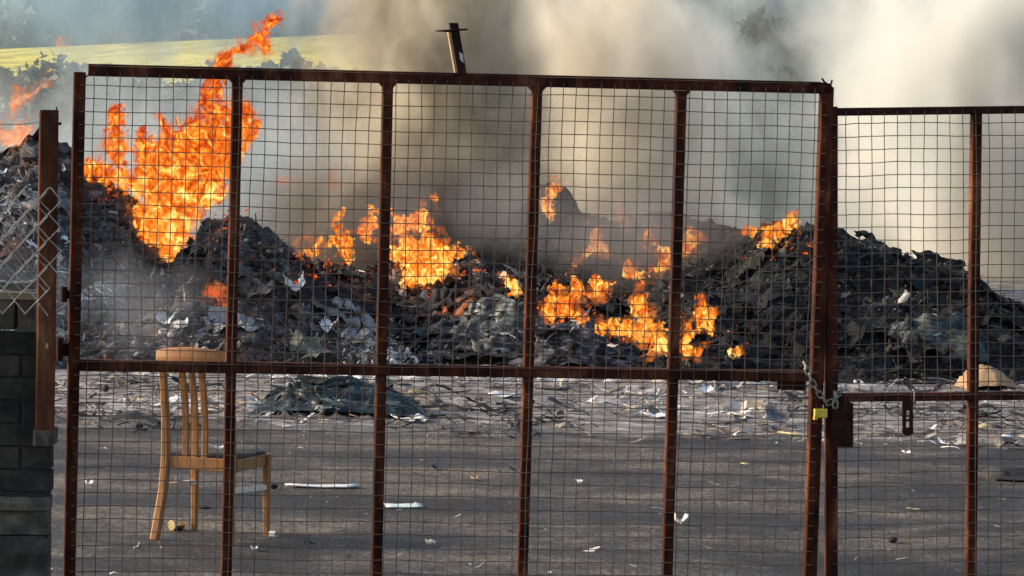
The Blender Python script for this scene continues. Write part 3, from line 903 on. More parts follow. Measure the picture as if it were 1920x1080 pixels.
scrap('white_card', 'white torn card on the tall heap left of the third bar', 'card', 552, 545, 0.16, 0.12, M['white'], 0.2, 0.4, 18, z=surf_hit(552, 548), tilt=0.5)
scrap('white_card', 'white stick-like card on the blue-grey ash pile', 'card', 1150, 652, 0.09, 0.04, M['white'], -0.7, 0.1, 19, z=at(1150, 652, 26.9), tilt=0.3)

def can(label, px, py, mat, rad, ln, rot):
    p = on_ground(px, py)
    d = Vector((math.cos(rot), math.sin(rot), 0))
    s = Vector((-d.y, d.x, 0))
    mb = MB()
    c0 = p + Vector((0, 0, rad))
    n = 18
    prof = [(0, rad * 0.94), (0.004, rad), (ln * 0.3, rad * 0.97), (ln * 0.6, rad), (ln - 0.006, rad), (ln, rad * 0.92), (ln - 0.004, rad * 0.86), (0.02, rad * 0.86)]
    vs, fs = [], []
    for (t, rr) in prof:
        for k in range(n):
            a = 2 * math.pi * k / n
            vs.append(c0 + d * (t - ln / 2) + s * rr * math.cos(a) + Vector((0, 0, rr * math.sin(a))))
    for i in range(len(prof) - 1):
        for k in range(n):
            fs.append((i * n + k, i * n + (k + 1) % n, (i + 1) * n + (k + 1) % n, (i + 1) * n + k))
    fs.append(tuple(range(n)))
    fs.append(tuple((len(prof) - 1) * n + k for k in range(n)))
    mb.add(vs, fs)
    tag(mb.build('tin_can', mat, None, False, p), label, 'tin can')
can('scorched golden tin can lying by the chair leg', 331, 994, M['tin'], 0.028, 0.075, 0.9)
can('small white tin lying at the outer chair leg', 512, 1008, M['white'], 0.017, 0.035, -0.4)

def lump(label, px, py, w, h, seed):
    p = on_ground(px, py)
    bm = bmesh.new(); bmesh.ops.create_icosphere(bm, subdivisions=3, radius=1)
    v = np.array([q.co[:] for q in bm.verts]); t = np.array([[q.index for q in f.verts] for f in bm.faces]); bm.free()
    k = 1 + 0.45 * fbm(v[:, 0] * 1.6, v[:, 1] * 1.6, v[:, 2] * 1.6, seed, 4)
    v = v * k[:, None] * np.array((w / 2, w / 2.4, h / 2))
    v[:, 2] -= v[:, 2].min()
    v += np.array(p)
    tag(mesh_np('charred_lump', v, np.zeros((0, 4), int), M['char'], None, tuple(p), smooth=False, tris=t), label, 'charred lump')
lump('black charred lump on pale ground left of the chair', 258, 807, 0.065, 0.045, 1)
lump('flat black scrap lump on the yard between the chair legs', 381, 953, 0.065, 0.016, 2)
lump('black charred lump low on the yard beyond the smaller gate leaf', 1674, 1018, 0.05, 0.03, 3)
lump('black end of a burnt stick beside the outer chair leg', 514, 917, 0.045, 0.03, 4)

# ------------------------------------------------------------------ flames
def pip(px, py, poly):
    inside = np.zeros(px.shape, bool)
    dist = np.full(px.shape, 1e9)
    n = len(poly)
    for i in range(n):
        x1, y1 = poly[i]; x2, y2 = poly[(i + 1) % n]
        c = ((y1 > py) != (y2 > py)) & (px < (x2 - x1) * (py - y1) / ((y2 - y1) if y2 != y1 else 1e-9) + x1)
        inside ^= c
        dx, dy = x2 - x1, y2 - y1
        L = dx * dx + dy * dy + 1e-9
        t = np.clip(((px - x1) * dx + (py - y1) * dy) / L, 0, 1)
        dist = np.minimum(dist, np.hypot(px - x1 - t * dx, py - y1 - t * dy))
    return np.where(inside, dist, -dist)

def fire(label, polys, mat, base=None, Y=None, warp=7.0, fat=1.0, seed=0, step=3.0, name='fire', cat='fire', grow=4.5, parent=None):
    """each tongue outline becomes a rounded body of burning gas as deep as it is wide"""
    if Y is None:
        Y = surf_hit(*base).y - 0.12
    ppm = F / Y
    if parent is None and mat in (FM_mid, FM_small):
        grow = 2.2; warp = warp * 1.5
    V, Q = [], []
    nb = 0
    for pi, poly in enumerate(polys):
        xs = [p[0] for p in poly]; ys = [p[1] for p in poly]
        mg = 12 + grow * 2
        gx = np.arange(min(xs) - mg, max(xs) + mg, step); gy = np.arange(min(ys) - mg, max(ys) + mg, step)
        PX, PY = np.meshgrid(gx, gy)
        k = 1 / 26.0
        warp_ = warp * 1.25
        wx = PX + warp_ * fbm(PX * k, PY * k, 0, seed + 1 + pi, 4, 0.6); wy = PY + warp_ * 1.4 * fbm(PX * k, PY * k, 7, seed + 2 + pi, 4, 0.6)
        d = pip(wx, wy, poly)
        d = d + grow
        ins = d > 0
        dm = d / ppm
        t = np.where(ins, np.minimum(0.20, 1.0 * np.clip(dm, 0, None)), 0) * fat + 0.003
        off = 0.10 * fbm(PX * k * 0.5, PY * k * 0.5, 3, seed + 5 + pi, 3)
        ny, nx = PX.shape
        cell = ins[:-1, :-1] & ins[:-1, 1:] & ins[1:, 1:] & ins[1:, :-1]
        if not cell.any(): continue
        # points on the mid plane
        dcx = (PX - W / 2) / F; dcy = (H / 2 - PY) / F
        D = CRn @ np.stack([dcx.ravel(), dcy.ravel(), -np.ones(PX.size)])
        s = Y / D[1]
        P = np.stack([D[0] * s, np.full(PX.size, Y), CAM_H + D[2] * s], 1)
        front = P.copy(); back = P.copy()
        front[:, 1] += (off - t).ravel(); back[:, 1] += (off + t).ravel()
        N = PX.size
        i = np.arange(N).reshape(ny, nx)
        q = np.stack([i[:-1, :-1], i[1:, :-1], i[1:, 1:], i[:-1, 1:]], -1)
        qf = q[cell]
        sides = []
        pad = np.pad(cell, 1)
        for (dy, dx, a, b) in ((-1, 0, 3, 0), (1, 0, 1, 2), (0, -1, 0, 1), (0, 1, 2, 3)):
            nbr = pad[1 + dy:1 + dy + cell.shape[0], 1 + dx:1 + dx + cell.shape[1]]
            e = q[cell & ~nbr]
            if len(e): sides.append(np.stack([e[:, b], e[:, a], e[:, a] + N, e[:, b] + N], 1))
        allq = np.concatenate([qf, qf[:, ::-1] + N] + sides)
        used = np.unique(allq)
        remap = np.full(2 * N, -1); remap[used] = np.arange(len(used))
        V.append(np.concatenate([front, back])[used]); Q.append(remap[allq] + nb); nb += len(used)
    V = np.concatenate(V); Q = np.concatenate(Q)
    org = (V[:, 0].mean(), Y, V[:, 2].min())
    if parent is not None:
        return mesh_np(name, V, Q, mat, parent, smooth=True)
    o = mesh_np(name, V, Q, mat, None, org, smooth=True)
    if mat is not FM_faint:                      # a thin ragged veil of cooler flame round the bright body
        fire(None, polys, FM_veil, None, Y + 0.02, warp * 1.8, 0.8, seed + 300, step, 'flame_fringe', None, grow + 6.0, o)
    return tag(o, label, cat)

FM_big = flame_mat('flame_bright', 46.0, 0.62, 14.0, 0.40, 0.58, seed=0.0)
FM_mid = flame_mat('flame_yellow', 58.0, 0.64, 18.0, 0.40, 0.58, seed=4.0)
FM_small = flame_mat('flame_orange', 54.0, 0.56, 18.0, 0.40, 0.58, seed=9.0)
FM_faint = flame_mat('flame_faint', 7.0, 0.55, 12.0, seed=15.0, stops=[(0.38, (0.55, 0.11, 0.04)), (0.62, (0.95, 0.36, 0.16))])
FM_pink = flame_mat('flame_pink', 18.0, 0.56, 14.0, seed=27.0, stops=[(0.38, (0.62, 0.10, 0.035)), (0.5, (0.95, 0.30, 0.11)), (0.64, (1.0, 0.55, 0.30))])
FM_veil = flame_mat('flame_fringe', 9.0, 0.48, 17.0, 0.44, 0.60, seed=33.0, stops=[(0.38, (0.50, 0.045, 0.006)), (0.5, (0.80, 0.15, 0.02)), (0.62, (1.0, 0.30, 0.05))])
FM_red = flame_mat('flame_red', 20.0, 0.5, 14.0, seed=21.0, stops=[(0.38, (0.4, 0.02, 0.004)), (0.62, (0.95, 0.10, 0.02))])

fire('tallest fire, roaring on the tall heap behind the first gate panel',
     [[(318, 492), (296, 478), (272, 462), (258, 445), (240, 432), (246, 410), (256, 392), (268, 378), (250, 366), (228, 352), (200, 352), (178, 348), (160, 336), (154, 312), (166, 299), (192, 302),
       (212, 306), (226, 318), (244, 322), (258, 312), (258, 282), (256, 248), (268, 240), (276, 250), (286, 262), (294, 246), (299, 206), (308, 226), (318, 248), (326, 226), (338, 246), (350, 228),
       (356, 206), (368, 214), (372, 184), (384, 150), (392, 124), (408, 106), (426, 96), (444, 90), (462, 70), (480, 58), (492, 46), (498, 32), (514, 24), (531, 36), (526, 50), (508, 60), (496, 70),
       (499, 98), (492, 106), (484, 92), (470, 96), (452, 106), (438, 122), (424, 134), (420, 160), (416, 188), (432, 196), (446, 178), (462, 184), (470, 206), (486, 214), (492, 234), (480, 254), (466, 268), (456, 294), (450, 318),
       (438, 326), (432, 344), (416, 364), (398, 380), (384, 398), (368, 420), (358, 448), (342, 474), (330, 490)],
      [(210, 312), (198, 290), (192, 262), (196, 240), (204, 222), (216, 192), (230, 188), (234, 206), (236, 232), (236, 258), (242, 286), (244, 308), (230, 316)]],
     FM_big, base=(320, 482), warp=6, seed=3)
fire('small pinkish flame at the left edge behind the fence post',
     [[(2, 272), (0, 250), (10, 238), (22, 246), (30, 232), (44, 238), (54, 232), (56, 252), (48, 268), (24, 276)],
      [(24, 216), (18, 196), (28, 180), (44, 176), (50, 186), (40, 198), (32, 208)], [(56, 180), (60, 168), (74, 156), (84, 140), (88, 150), (76, 164), (64, 176)]],
     FM_pink, Y=29.4, warp=5, seed=13)
fire('tiny flame licking above the yellow field at the left, high in the smoke', [[(106, 86), (108, 74), (116, 66), (124, 76), (120, 88)]], FM_faint, Y=30.0, warp=3, seed=14)
fire('small orange flames on the slope left of the third gate bar',
     [[(566, 488), (562, 470), (574, 462), (584, 474), (590, 446), (600, 434), (606, 452), (600, 474), (588, 488), (576, 492)],
      [(610, 472), (612, 454), (622, 444), (636, 438), (650, 438), (660, 446), (662, 466), (656, 490), (646, 482), (630, 474)],
      [(612, 520), (618, 508), (632, 512), (644, 504), (656, 508), (648, 522), (636, 528), (628, 546), (620, 538)],
      [(624, 424), (628, 408), (640, 400), (646, 408), (636, 428), (632, 430)]],
     FM_small, base=(600, 492), warp=4, seed=23, step=2.5)
fire('broad bright yellow fire right of the third gate bar',
     [[(752, 530), (756, 508), (742, 498), (730, 480), (732, 458), (750, 462), (762, 448), (776, 440), (790, 446), (804, 436), (820, 442), (836, 450), (850, 458), (866, 466), (880, 472), (868, 480), (852, 482), (848, 500), (838, 506), (842, 520), (826, 528), (800, 532), (776, 538)],
      [(668, 436), (672, 422), (684, 416), (690, 396), (700, 388), (712, 398), (714, 440), (704, 462), (694, 470), (686, 452)],
      [(728, 440), (730, 400), (742, 392), (762, 400), (782, 398), (790, 376), (800, 384), (806, 402), (800, 430), (820, 420), (812, 436), (780, 436), (756, 442)],
      [(812, 382), (816, 372), (830, 374), (826, 384)]],
     FM_mid, base=(790, 532), warp=5, seed=33, step=2.5)
fire('little twin flame standing alone left of the middle gate bar',
     [[(944, 554), (948, 534), (946, 514), (954, 518), (958, 536), (966, 526), (972, 542), (982, 554), (970, 560), (956, 558)]],
     FM_mid, base=(962, 560), warp=2, seed=43, step=2, fat=1.3)
fire('flame on the pointed crest of the back heap, right of the middle bar',
     [[(1010, 398), (1008, 372), (1018, 366), (1028, 380), (1040, 392), (1038, 412), (1026, 414), (1016, 406)],
      [(1024, 366), (1022, 348), (1032, 338), (1050, 344), (1050, 354), (1038, 358), (1032, 370)]],
     FM_small, base=(1024, 416), warp=4, seed=53, step=2.5)
fire('pointed orange flame between the fourth and fifth gate bars',
     [[(1092, 484), (1092, 464), (1104, 450), (1110, 420), (1116, 418), (1124, 440), (1136, 456), (1148, 466), (1146, 486), (1130, 486), (1112, 480)],
      [(1068, 502), (1070, 492), (1080, 494), (1082, 504)]],
     FM_small, base=(1120, 500), Y=31.8, warp=4, seed=63, step=2.5)
fire('pale wisp of flame above the back heap, left of the fifth bar',
     [[(1150, 376), (1160, 372), (1170, 392), (1174, 412), (1186, 420), (1184, 430), (1170, 424), (1160, 402)]], FM_faint, Y=33.0, warp=4, seed=64, step=2.5)
fire('curling orange flame hooked round the left side of the fifth bar',
     [[(1162, 512), (1166, 496), (1176, 490), (1186, 500), (1200, 506), (1214, 512), (1222, 522), (1212, 532), (1200, 524), (1186, 520), (1176, 526)],
      [(1222, 512), (1236, 500), (1232, 484), (1220, 466), (1226, 460), (1244, 462), (1256, 458), (1258, 486), (1254, 504), (1240, 516), (1230, 518)],
      [(1206, 458), (1212, 440), (1216, 424), (1230, 420), (1226, 440), (1222, 452)]],
     FM_small, base=(1215, 540), Y=30.9, warp=4, seed=73, step=2.5)
fire('cluster of low flames at the foot of the heap between the fourth and fifth bars',
     [[(1016, 596), (1012, 570), (1022, 556), (1034, 538), (1042, 522), (1052, 530), (1048, 552), (1062, 548), (1070, 520), (1078, 518), (1090, 546), (1104, 560), (1112, 548), (1100, 530), (1112, 520), (1126, 530), (1142, 534), (1156, 522), (1160, 530), (1148, 550), (1146, 560), (1126, 562), (1108, 566), (1084, 566), (1074, 580), (1086, 590), (1104, 598), (1102, 608), (1082, 608), (1064, 598), (1046, 606), (1030, 602)],
      [(1114, 620), (1124, 606), (1146, 600), (1166, 604), (1186, 606), (1178, 580), (1182, 560), (1196, 550), (1206, 546), (1214, 566), (1220, 590), (1232, 606), (1248, 612), (1256, 640), (1252, 660), (1230, 668), (1210, 674), (1222, 650), (1206, 638), (1184, 630), (1160, 628), (1140, 634)]],
     FM_mid, base=(1120, 640), Y=27.0, warp=4, seed=83, step=2.5)
fire('low flames curling round a grey lump just right of the fifth bar',
     [[(1276, 660), (1272, 630), (1282, 618), (1300, 614), (1308, 598), (1300, 570), (1304, 554), (1316, 552), (1322, 574), (1336, 582), (1346, 574), (1346, 590), (1338, 606), (1336, 624), (1322, 620), (1300, 626), (1288, 640), (1300, 652), (1320, 658), (1312, 670), (1292, 666)],
      [(1284, 622), (1286, 600), (1296, 598), (1300, 614)]],
     FM_mid, base=(1300, 690), Y=27.0, warp=3, seed=93, step=2.5)
fire('tiny flame on the ground right of the low curling flames', [[(1366, 660), (1372, 650), (1380, 654), (1392, 648), (1388, 664), (1376, 668)]], FM_mid, Y=26.9, warp=3, seed=94, step=2, fat=1.4)
fire('slim flame just right of the fifth bar, above the dark slope',
     [[(1280, 480), (1284, 462), (1284, 440), (1290, 424), (1300, 426), (1308, 440), (1314, 456), (1306, 470), (1294, 476), (1284, 490)]], FM_small, Y=31.0, warp=4, seed=103, step=2.5)
fire('slanting flames on the crest of the black heap, left of the gate stile',
     [[(1386, 428), (1394, 420), (1404, 424), (1430, 422), (1450, 426), (1470, 418), (1486, 404), (1500, 406), (1496, 424), (1482, 440), (1462, 452), (1446, 464), (1432, 472), (1420, 464), (1422, 452), (1438, 444), (1434, 436), (1408, 438)],
      [(1450, 492), (1456, 480), (1470, 474), (1462, 464), (1474, 460), (1486, 458), (1488, 476), (1478, 494), (1462, 498)],
      [(1434, 496), (1440, 488), (1446, 496), (1440, 502)]],
     FM_small, base=(1455, 490), Y=30.2, warp=4, seed=113, step=2.5)
fire('thin trickle of flame right beside the gate stile', [[(1500, 518), (1506, 500), (1508, 480), (1510, 462), (1520, 462), (1518, 484), (1516, 506), (1506, 520)]], FM_small, Y=29.9, warp=3, seed=123, step=2, fat=1.2)
fire('dim red fire glow put on the charred middle heap below the yellow fire', [[(826, 596), (832, 576), (850, 566), (880, 560), (896, 566), (882, 584), (862, 588), (844, 600)]], FM_faint, base=(860, 590), warp=7, seed=133, step=2.5)  # reddening of the heap by the fire, made as a faint glowing body
fire('small red flame on the tall heap left of the second bar', [[(378, 552), (392, 548), (398, 538), (412, 540), (420, 556), (426, 566), (416, 566), (400, 556)]], FM_red, base=(405, 566), warp=4, seed=143, step=2.5)
fire('faint pink lick of fire far off in the smoke just right of the second bar', [[(516, 344), (522, 334), (552, 332), (560, 342), (546, 348), (530, 350)]], FM_faint, Y=36.0, warp=4, seed=153, step=2.5)
fire('faint upright pink lick of fire in the smoke left of the third bar', [[(618, 350), (620, 328), (628, 310), (634, 326), (634, 346), (626, 352)]], FM_faint, Y=36.0, warp=4, seed=154, step=2.5)

# glowing embers added round the fires to redden the heaps
def ember_mat():
    t = NT('glowing_embers')
    f = t.noise(t.geo(), 30.0, 3, 0.6)
    c = t.ramp(f, [(0.40, (0.02, 0.003, 0.002)), (0.50, (0.45, 0.035, 0.006)), (0.62, (1.0, 0.22, 0.03))])
    e = t.n('ShaderNodeEmission'); t.l(c, e.inputs['Color']); e.inputs['Strength'].default_value = 0.55
    t.l(e.outputs[0], t.out.inputs['Surface'])
    return t.m
r = np.random.default_rng(404)
EP = []
for (ex, ey, sx, sy, k) in ((300, 440, 60, 40, 80), (215, 360, 35, 18, 40), (430, 420, 30, 30, 40), (600, 500, 45, 35, 90), (780, 530, 70, 22, 110), (860, 580, 40, 18, 60), (405, 560, 22, 14, 25), (1060, 590, 45, 24, 70), (1200, 630, 55, 26, 80), (1310, 630, 40, 28, 60), (1200, 520, 45, 25, 50), (1450, 470, 45, 25, 50)):
    for q in range(k):
        p_ = surf_hit(ex + r.normal() * sx * 0.7, ey + r.normal() * sy * 0.7)
        EP.append((p_.x, p_.y - 0.015, p_.z + 0.005))
EP = np.array(EP)
tag(debris('embers', None, EP, 0.02 + 0.07 * r.random(len(EP)) ** 2, 'mid', 405, ember_mat(), 0.5), 'glowing embers added over the heaps round the fires', 'embers', kind='stuff')

# ------------------------------------------------------------------ smoke
def smoke(name, label, px, py, Y, rad, color, dens, **kw):
    c = at(px, py, Y)
    bm = bmesh.new(); bmesh.ops.create_icosphere(bm, subdivisions=4, radius=1.0)
    me = bpy.data.meshes.new(name); bm.to_mesh(me); bm.free()
    me.materials.append(smoke_mat(name + '_gas', color, dens, **kw))
    o = bpy.data.objects.new(name, me)
    o.location = c; o.scale = rad
    col.objects.link(o)
    return tag(o, label, 'smoke', kind='stuff')

smoke('smoke_bank', 'pale cream smoke bank rising over the black heap at the right', 1960, 280, 44, (4.9, 4.0, 5.6), (0.985, 0.97, 0.925), 4.5, scale=0.7, thr=0.24, width=0.30, aniso=0.3, seed=1.0, edge=0.40, fold=(0.82, 0.86, 0.89))
smoke('smoke_veil', 'wide grey smoke veil behind the third to fifth gate panels', 1040, 300, 47, (3.9, 2.4, 3.5), (0.90, 0.89, 0.85), 2.6, scale=1.0, thr=0.22, width=0.30, aniso=0.1, seed=3.0, edge=0.22, fold=(0.68, 0.69, 0.70))
smoke('smoke_veil', 'pale grey-green smoke veil between the swirling smoke and the cream bank', 1730, 230, 47.5, (3.0, 2.2, 3.8), (0.90, 0.93, 0.91), 2.6, scale=1.0, thr=0.22, width=0.28, aniso=0.2, seed=53.0, edge=0.28, fold=(0.60, 0.66, 0.68))
smoke('smoke_column', 'cream smoke column rising behind the fourth gate panel', 1160, 270, 41, (2.3, 1.8, 4.4), (0.955, 0.92, 0.84), 3.6, scale=1.2, thr=0.30, width=0.20, aniso=0.2, seed=6.0, edge=0.34, fold=(0.80, 0.78, 0.74))
smoke('brown_smoke', 'brown smoke rising from the fire in the middle', 810, 230, 39, (2.25, 2.0, 4.6), (0.76, 0.71, 0.59), 3.4, scale=1.1, thr=0.27, width=0.22, aniso=0.0, seed=11.0, edge=0.24, fold=(0.46, 0.44, 0.42))
smoke('thin_smoke', 'thin blue-grey smoke veiling the field and hedge at the left', 300, 370, 50, (7.5, 5.0, 3.5), (0.82, 0.88, 0.89), 0.44, scale=0.9, thr=0.28, width=0.28, aniso=0.0, seed=17.0, edge=0.25, step=0.7, fold=(0.6, 0.66, 0.70))
smoke('dark_smoke', 'dark brown smoke low behind the flames in the middle', 780, 440, 34.0, (3.0, 1.5, 1.40), (0.24, 0.20, 0.17), 3.0, scale=1.4, thr=0.24, width=0.28, aniso=0.0, seed=23.0, edge=0.35)
smoke('dark_smoke', 'dark grey smoke low over the back heap between the fourth and fifth bars', 1210, 450, 30.9, (1.5, 1.4, 0.85), (0.34, 0.30, 0.275), 1.1, scale=1.7, thr=0.26, width=0.28, aniso=0.0, seed=29.0, edge=0.36)
smoke('drift_smoke', 'thin grey smoke drifting in front of the heap crests in the middle', 1010, 410, 28.6, (2.9, 0.7, 0.75), (0.62, 0.60, 0.57), 0.55, scale=1.8, thr=0.32, width=0.24, aniso=0.0, seed=61.0, edge=0.3)
smoke('grey_smoke', 'billowing blue-grey smoke above the fifth bar', 1430, 150, 50.5, (4.0, 2.4, 3.9), (0.86, 0.94, 0.95), 3.0, scale=1.1, thr=0.32, width=0.14, aniso=0.0, seed=37.0, edge=0.28, fold=(0.48, 0.54, 0.57))
smoke('wood_smoke', 'dim teal smoke drifting in front of the dark wood at top left', 330, -10, 62, (8.5, 4.0, 2.4), (0.68, 0.85, 0.93), 0.70, scale=0.8, thr=0.30, width=0.28, aniso=0.0, seed=41.0, edge=0.22, step=0.7, fold=(0.55, 0.6, 0.65))
smoke('low_smoke', 'thin bluish smoke clinging to the foot of the tall heap at the left', 230, 560, 26.2, (1.6, 0.8, 0.75), (0.84, 0.88, 0.92), 0.34, scale=1.8, thr=0.30, width=0.28, aniso=0.0, seed=47.0, edge=0.3)

# ------------------------------------------------------------------ gate
BACK = -GN
gate_base = on_gate(840, 1290)
gate_base.z = 0
left_leaf = empty('gate_leaf', gate_base, 'larger rusty steel gate leaf with wire mesh and five panels', 'gate', 'rusty gate leaves')

def gbar(name, a, b, w, d, leaf, mat='rust', bev=0.004, off=0.0):
    mb = MB()
    A, B = on_gate(*a, off=off), on_gate(*b, off=off)
    ax = (B - A).normalized()
    wd = ax.cross(GN).normalized()
    mb.bar(A + BACK * d / 2, B + BACK * d / 2, wd, w, GN, d, bev)
    return mb.build(name, M[mat], leaf)

def lerp_px(a, b, t):
    return (a[0] + (b[0] - a[0]) * t, a[1] + (b[1] - a[1]) * t)

PX = 13.4 / F            # metres per photo pixel at the gate
st_l = gbar('stile', (150, 135), (126, 1290), 22 * PX, 0.046, left_leaf)
st_r = gbar('stile', (1553, 163), (1513, 1300), 24 * PX, 0.050, left_leaf)
for (a, b) in (((446, 148), (420, 1290)), ((728, 156), (702, 1290)), ((1008, 163), (974, 1290)), ((1279, 170), (1246, 1290))):
    gbar('bar', a, b, 19.5 * PX, 0.040, left_leaf, off=-0.003)
# top rail: angle iron, a lip above the flange
tr = MB()
A, B = on_gate(166, 133), on_gate(1558, 167)
ax = (B - A).normalized(); up = GN.cross(ax); up = up if up.z > 0 else -up
tr.bar(A + BACK * 0.022, B + BACK * 0.022, up, 19 * PX, GN, 0.044, 0.003)
tr.bar(A + up * (11.5 * PX) + BACK * 0.030, lerp := (A + (B - A) * 0.985) + up * (11.5 * PX) + BACK * 0.030, up, 3.5 * PX, GN, 0.066, 0.001)
tr.build('top_rail', M['rust'], left_leaf)
gbar('mid_rail', (130, 685), (1512, 706), 21 * PX, 0.044, left_leaf, off=0.004)
gbar('end_plate', (1458, 716), (1512, 718), 30 * PX, 0.008, left_leaf, 'rust_dark', 0.001, off=-0.012)
gbar('bottom_rail', (126, 1278), (1514, 1288), 21 * PX, 0.042, left_leaf, off=0.004)
# weld gussets
wb = MB()
for bx_, yb in ((149, 145), (446, 152), (728, 160), (1008, 167), (1279, 174)):
    for s in (-1, 1):
        if bx_ == 149 and s < 0: continue
        p = [on_gate(bx_ + s * 9, yb - 4, 0.0), on_gate(bx_ + s * 17, yb - 4, 0.0), on_gate(bx_ + s * 9, yb + 5, 0.0)]
        wb = MB()
        wb.prism([q + GN * 0.001 for q in p], 0.02, BACK)
        wb.build('gusset', M['rust'], left_leaf)

def gate_mesh(leaf, TL, TR, BL, BR, nu, nv, seed, off=0.006, r=0.0018):
    """welded wire mesh over the whole leaf"""
    c = [on_gate(*p, off=off) for p in (TL, TR, BL, BR)]
    mb = MB()
    rr = np.random.default_rng(seed)
    def P(u, v):
        return (c[0] * (1 - u) + c[1] * u) * (1 - v) + (c[2] * (1 - u) + c[3] * u) * v
    def wob(u, v, s):
        return 0.004 * float(vn(np.array(u * 14.0), np.array(v * 9.0), 0.0, s)) + 0.0015 * float(vn(np.array(u * 60.0), np.array(v * 50.0), 0.0, s + 3))
    for i in range(1, nu):
        u = i / nu
        mb.tube([P(u, k / 26) + GU * (wob(u, k / 26, seed) + 0.0) + GN * wob(u, k / 26, seed + 9) for k in range(27)], r, 5)
    for j in range(1, nv):
        v = j / nv
        mb.tube([P(k / 40, v) + Vector((0, 0, wob(k / 40, v, seed + 5))) + GN * (2 * r + wob(k / 40, v, seed + 9)) for k in range(41)], r, 5)
    return mb.build('wire_mesh', M['wire'], leaf)
gate_mesh(left_leaf, (150, 135), (1553, 166), (126, 1290), (1513, 1298), 58, 47, 5)

# leaning stub of an old upright welded behind the top rail, with a nail through it
sb = MB()
a, b = on_gate(868, 150, -0.05), on_gate(850, 43, -0.05)
sb.bar(a, b, GU, 0.034, GN, 0.030, 0.002)
stub = sb.build('broken_upright', M['rust_dark'], left_leaf)
sb = MB()
sb.tube([on_gate(817, 58, -0.02), on_gate(838, 58, -0.03), on_gate(856, 56, -0.034), on_gate(877, 55, -0.02)], [0.002, 0.005, 0.005, 0.003], 6)
sb.build('nail', M['rust_dark'], stub)
sb = MB()
sb.prism([on_gate(*p, off=-0.033) for p in ((861, 97), (868, 103), (869, 118), (863, 112))], 0.002, GN)
sb.build('paint_chip', M['white'], stub)
sb = MB()
a, b = on_gate(857, 148, -0.05), on_gate(842, 60, -0.05)
sb.bar(a, b, GU, 0.012, GN, 0.026, 0.001)
sb.build('lit_side_strip', M['tan'], stub)  # tan strip paints the sunlit left side of the upright

# torn end of wire at the top corner
wb = MB()
wb.tube([on_gate(1541, 147), on_gate(1546, 154), on_gate(1552, 158), on_gate(1558, 158), on_gate(1560, 150)], 0.0045, 5)
wb.tube([on_gate(1520, 158), on_gate(1540, 156), on_gate(1558, 160), on_gate(1562, 170)], 0.004, 5)
wb.build('bent_wire', M['rust_dark'], left_leaf)

# hinges on the left stile
for (x0, x1, yy, hh) in ((106, 150, 655, 24), (114, 148, 552, 16)):
    hb = MB()
    a, b = on_gate(x0, yy, -0.03), on_gate(x1, yy + 1, -0.03)
    hb.bar(a, b, (0, 0, 1), hh * PX, GN, 0.02, 0.003)
    hb.tube([on_gate(x0 + 6, yy + hh * 0.9, -0.02), on_gate(x0 + 6, yy - hh * 0.9, -0.02)], 0.013, 10)
    hb.build('hinge', M['rust_dark'], left_leaf)

right_base = on_gate(1900, 1290); right_base.z = 0
right_leaf = empty('gate_leaf', right_base, 'smaller sagging rusty gate leaf with lock box, at the right', 'gate', 'rusty gate leaves')
OFFR = -0.010
gbar('stile', (1561, 200), (1561, 1300), 22 * PX, 0.046, right_leaf, off=OFFR)
for (a, b) in (((1833, 212), (1820, 1290)), ((2104, 212), (2096, 1290))):
    gbar('bar', a, b, 19.5 * PX, 0.040, right_leaf, off=OFFR - 0.003)
gbar('stile', (2380, 208), (2372, 1290), 22 * PX, 0.046, right_leaf, off=OFFR)
gbar('top_rail', (1571, 210), (2384, 200), 15 * PX, 0.044, right_leaf, 'rust_dark', off=OFFR + 0.004)
gbar('mid_rail', (1572, 746), (2378, 738), 16 * PX, 0.044, right_leaf, off=OFFR + 0.004)
gbar('bottom_rail', (1572, 1282), (2374, 1274), 21 * PX, 0.042, right_leaf, off=OFFR + 0.004)
gate_mesh(right_leaf, (1561, 208), (2380, 200), (1561, 1296), (2372, 1286), 34, 45, 15, off=OFFR + 0.006)
lb = MB()
c4 = [on_gate(*p, off=OFFR + 0.03) for p in ((1572, 756), (1600, 756), (1600, 838), (1562, 838), (1562, 756))]
lb.prism(c4[:4] + [c4[4]], 0.055, BACK)
lbo = lb.build('lock_box', M['rust_dark'], right_leaf)
lb = MB()
lb.bar(on_gate(1598, 760, OFFR + 0.031), on_gate(1598, 834, OFFR + 0.031), GU, 0.004, GN, 0.006)
lb.build('lid_edge', M['rust'], lbo)
# hanging slotted hasp on the mid rail
hs = MB()
def gq(x0, y0, x1, y1, off, d):
    hs.prism([on_gate(x0, y0, off), on_gate(x1, y0, off), on_gate(x1, y1, off), on_gate(x0, y1, off)], d, BACK)
o_ = OFFR + 0.028
gq(1693, 752, 1712, 770, o_, 0.012)
gq(1693, 770, 1699, 802, o_, 0.012)
gq(1706, 770, 1712, 802, o_, 0.012)
gq(1699, 786, 1706, 790, o_, 0.012)
hs.prism([on_gate(*p, off=o_) for p in ((1693, 802), (1712, 802), (1713, 812), (1706, 817), (1698, 817), (1692, 811))], 0.012, BACK)
hs.build('hasp', M['rust_dark'], right_leaf)
hs = MB()
ring = []
for k in range(14):
    a_ = 2 * math.pi * k / 14
    ring.append(on_gate(1712 + 4 * math.cos(a_) * 0.6, 744 + 14 * math.sin(a_), OFFR + 0.012 + 0.03 * math.cos(a_)))
hs.tube(ring, 0.003, 6, True)
hs.build('wire_tie', M['galv'], right_leaf)

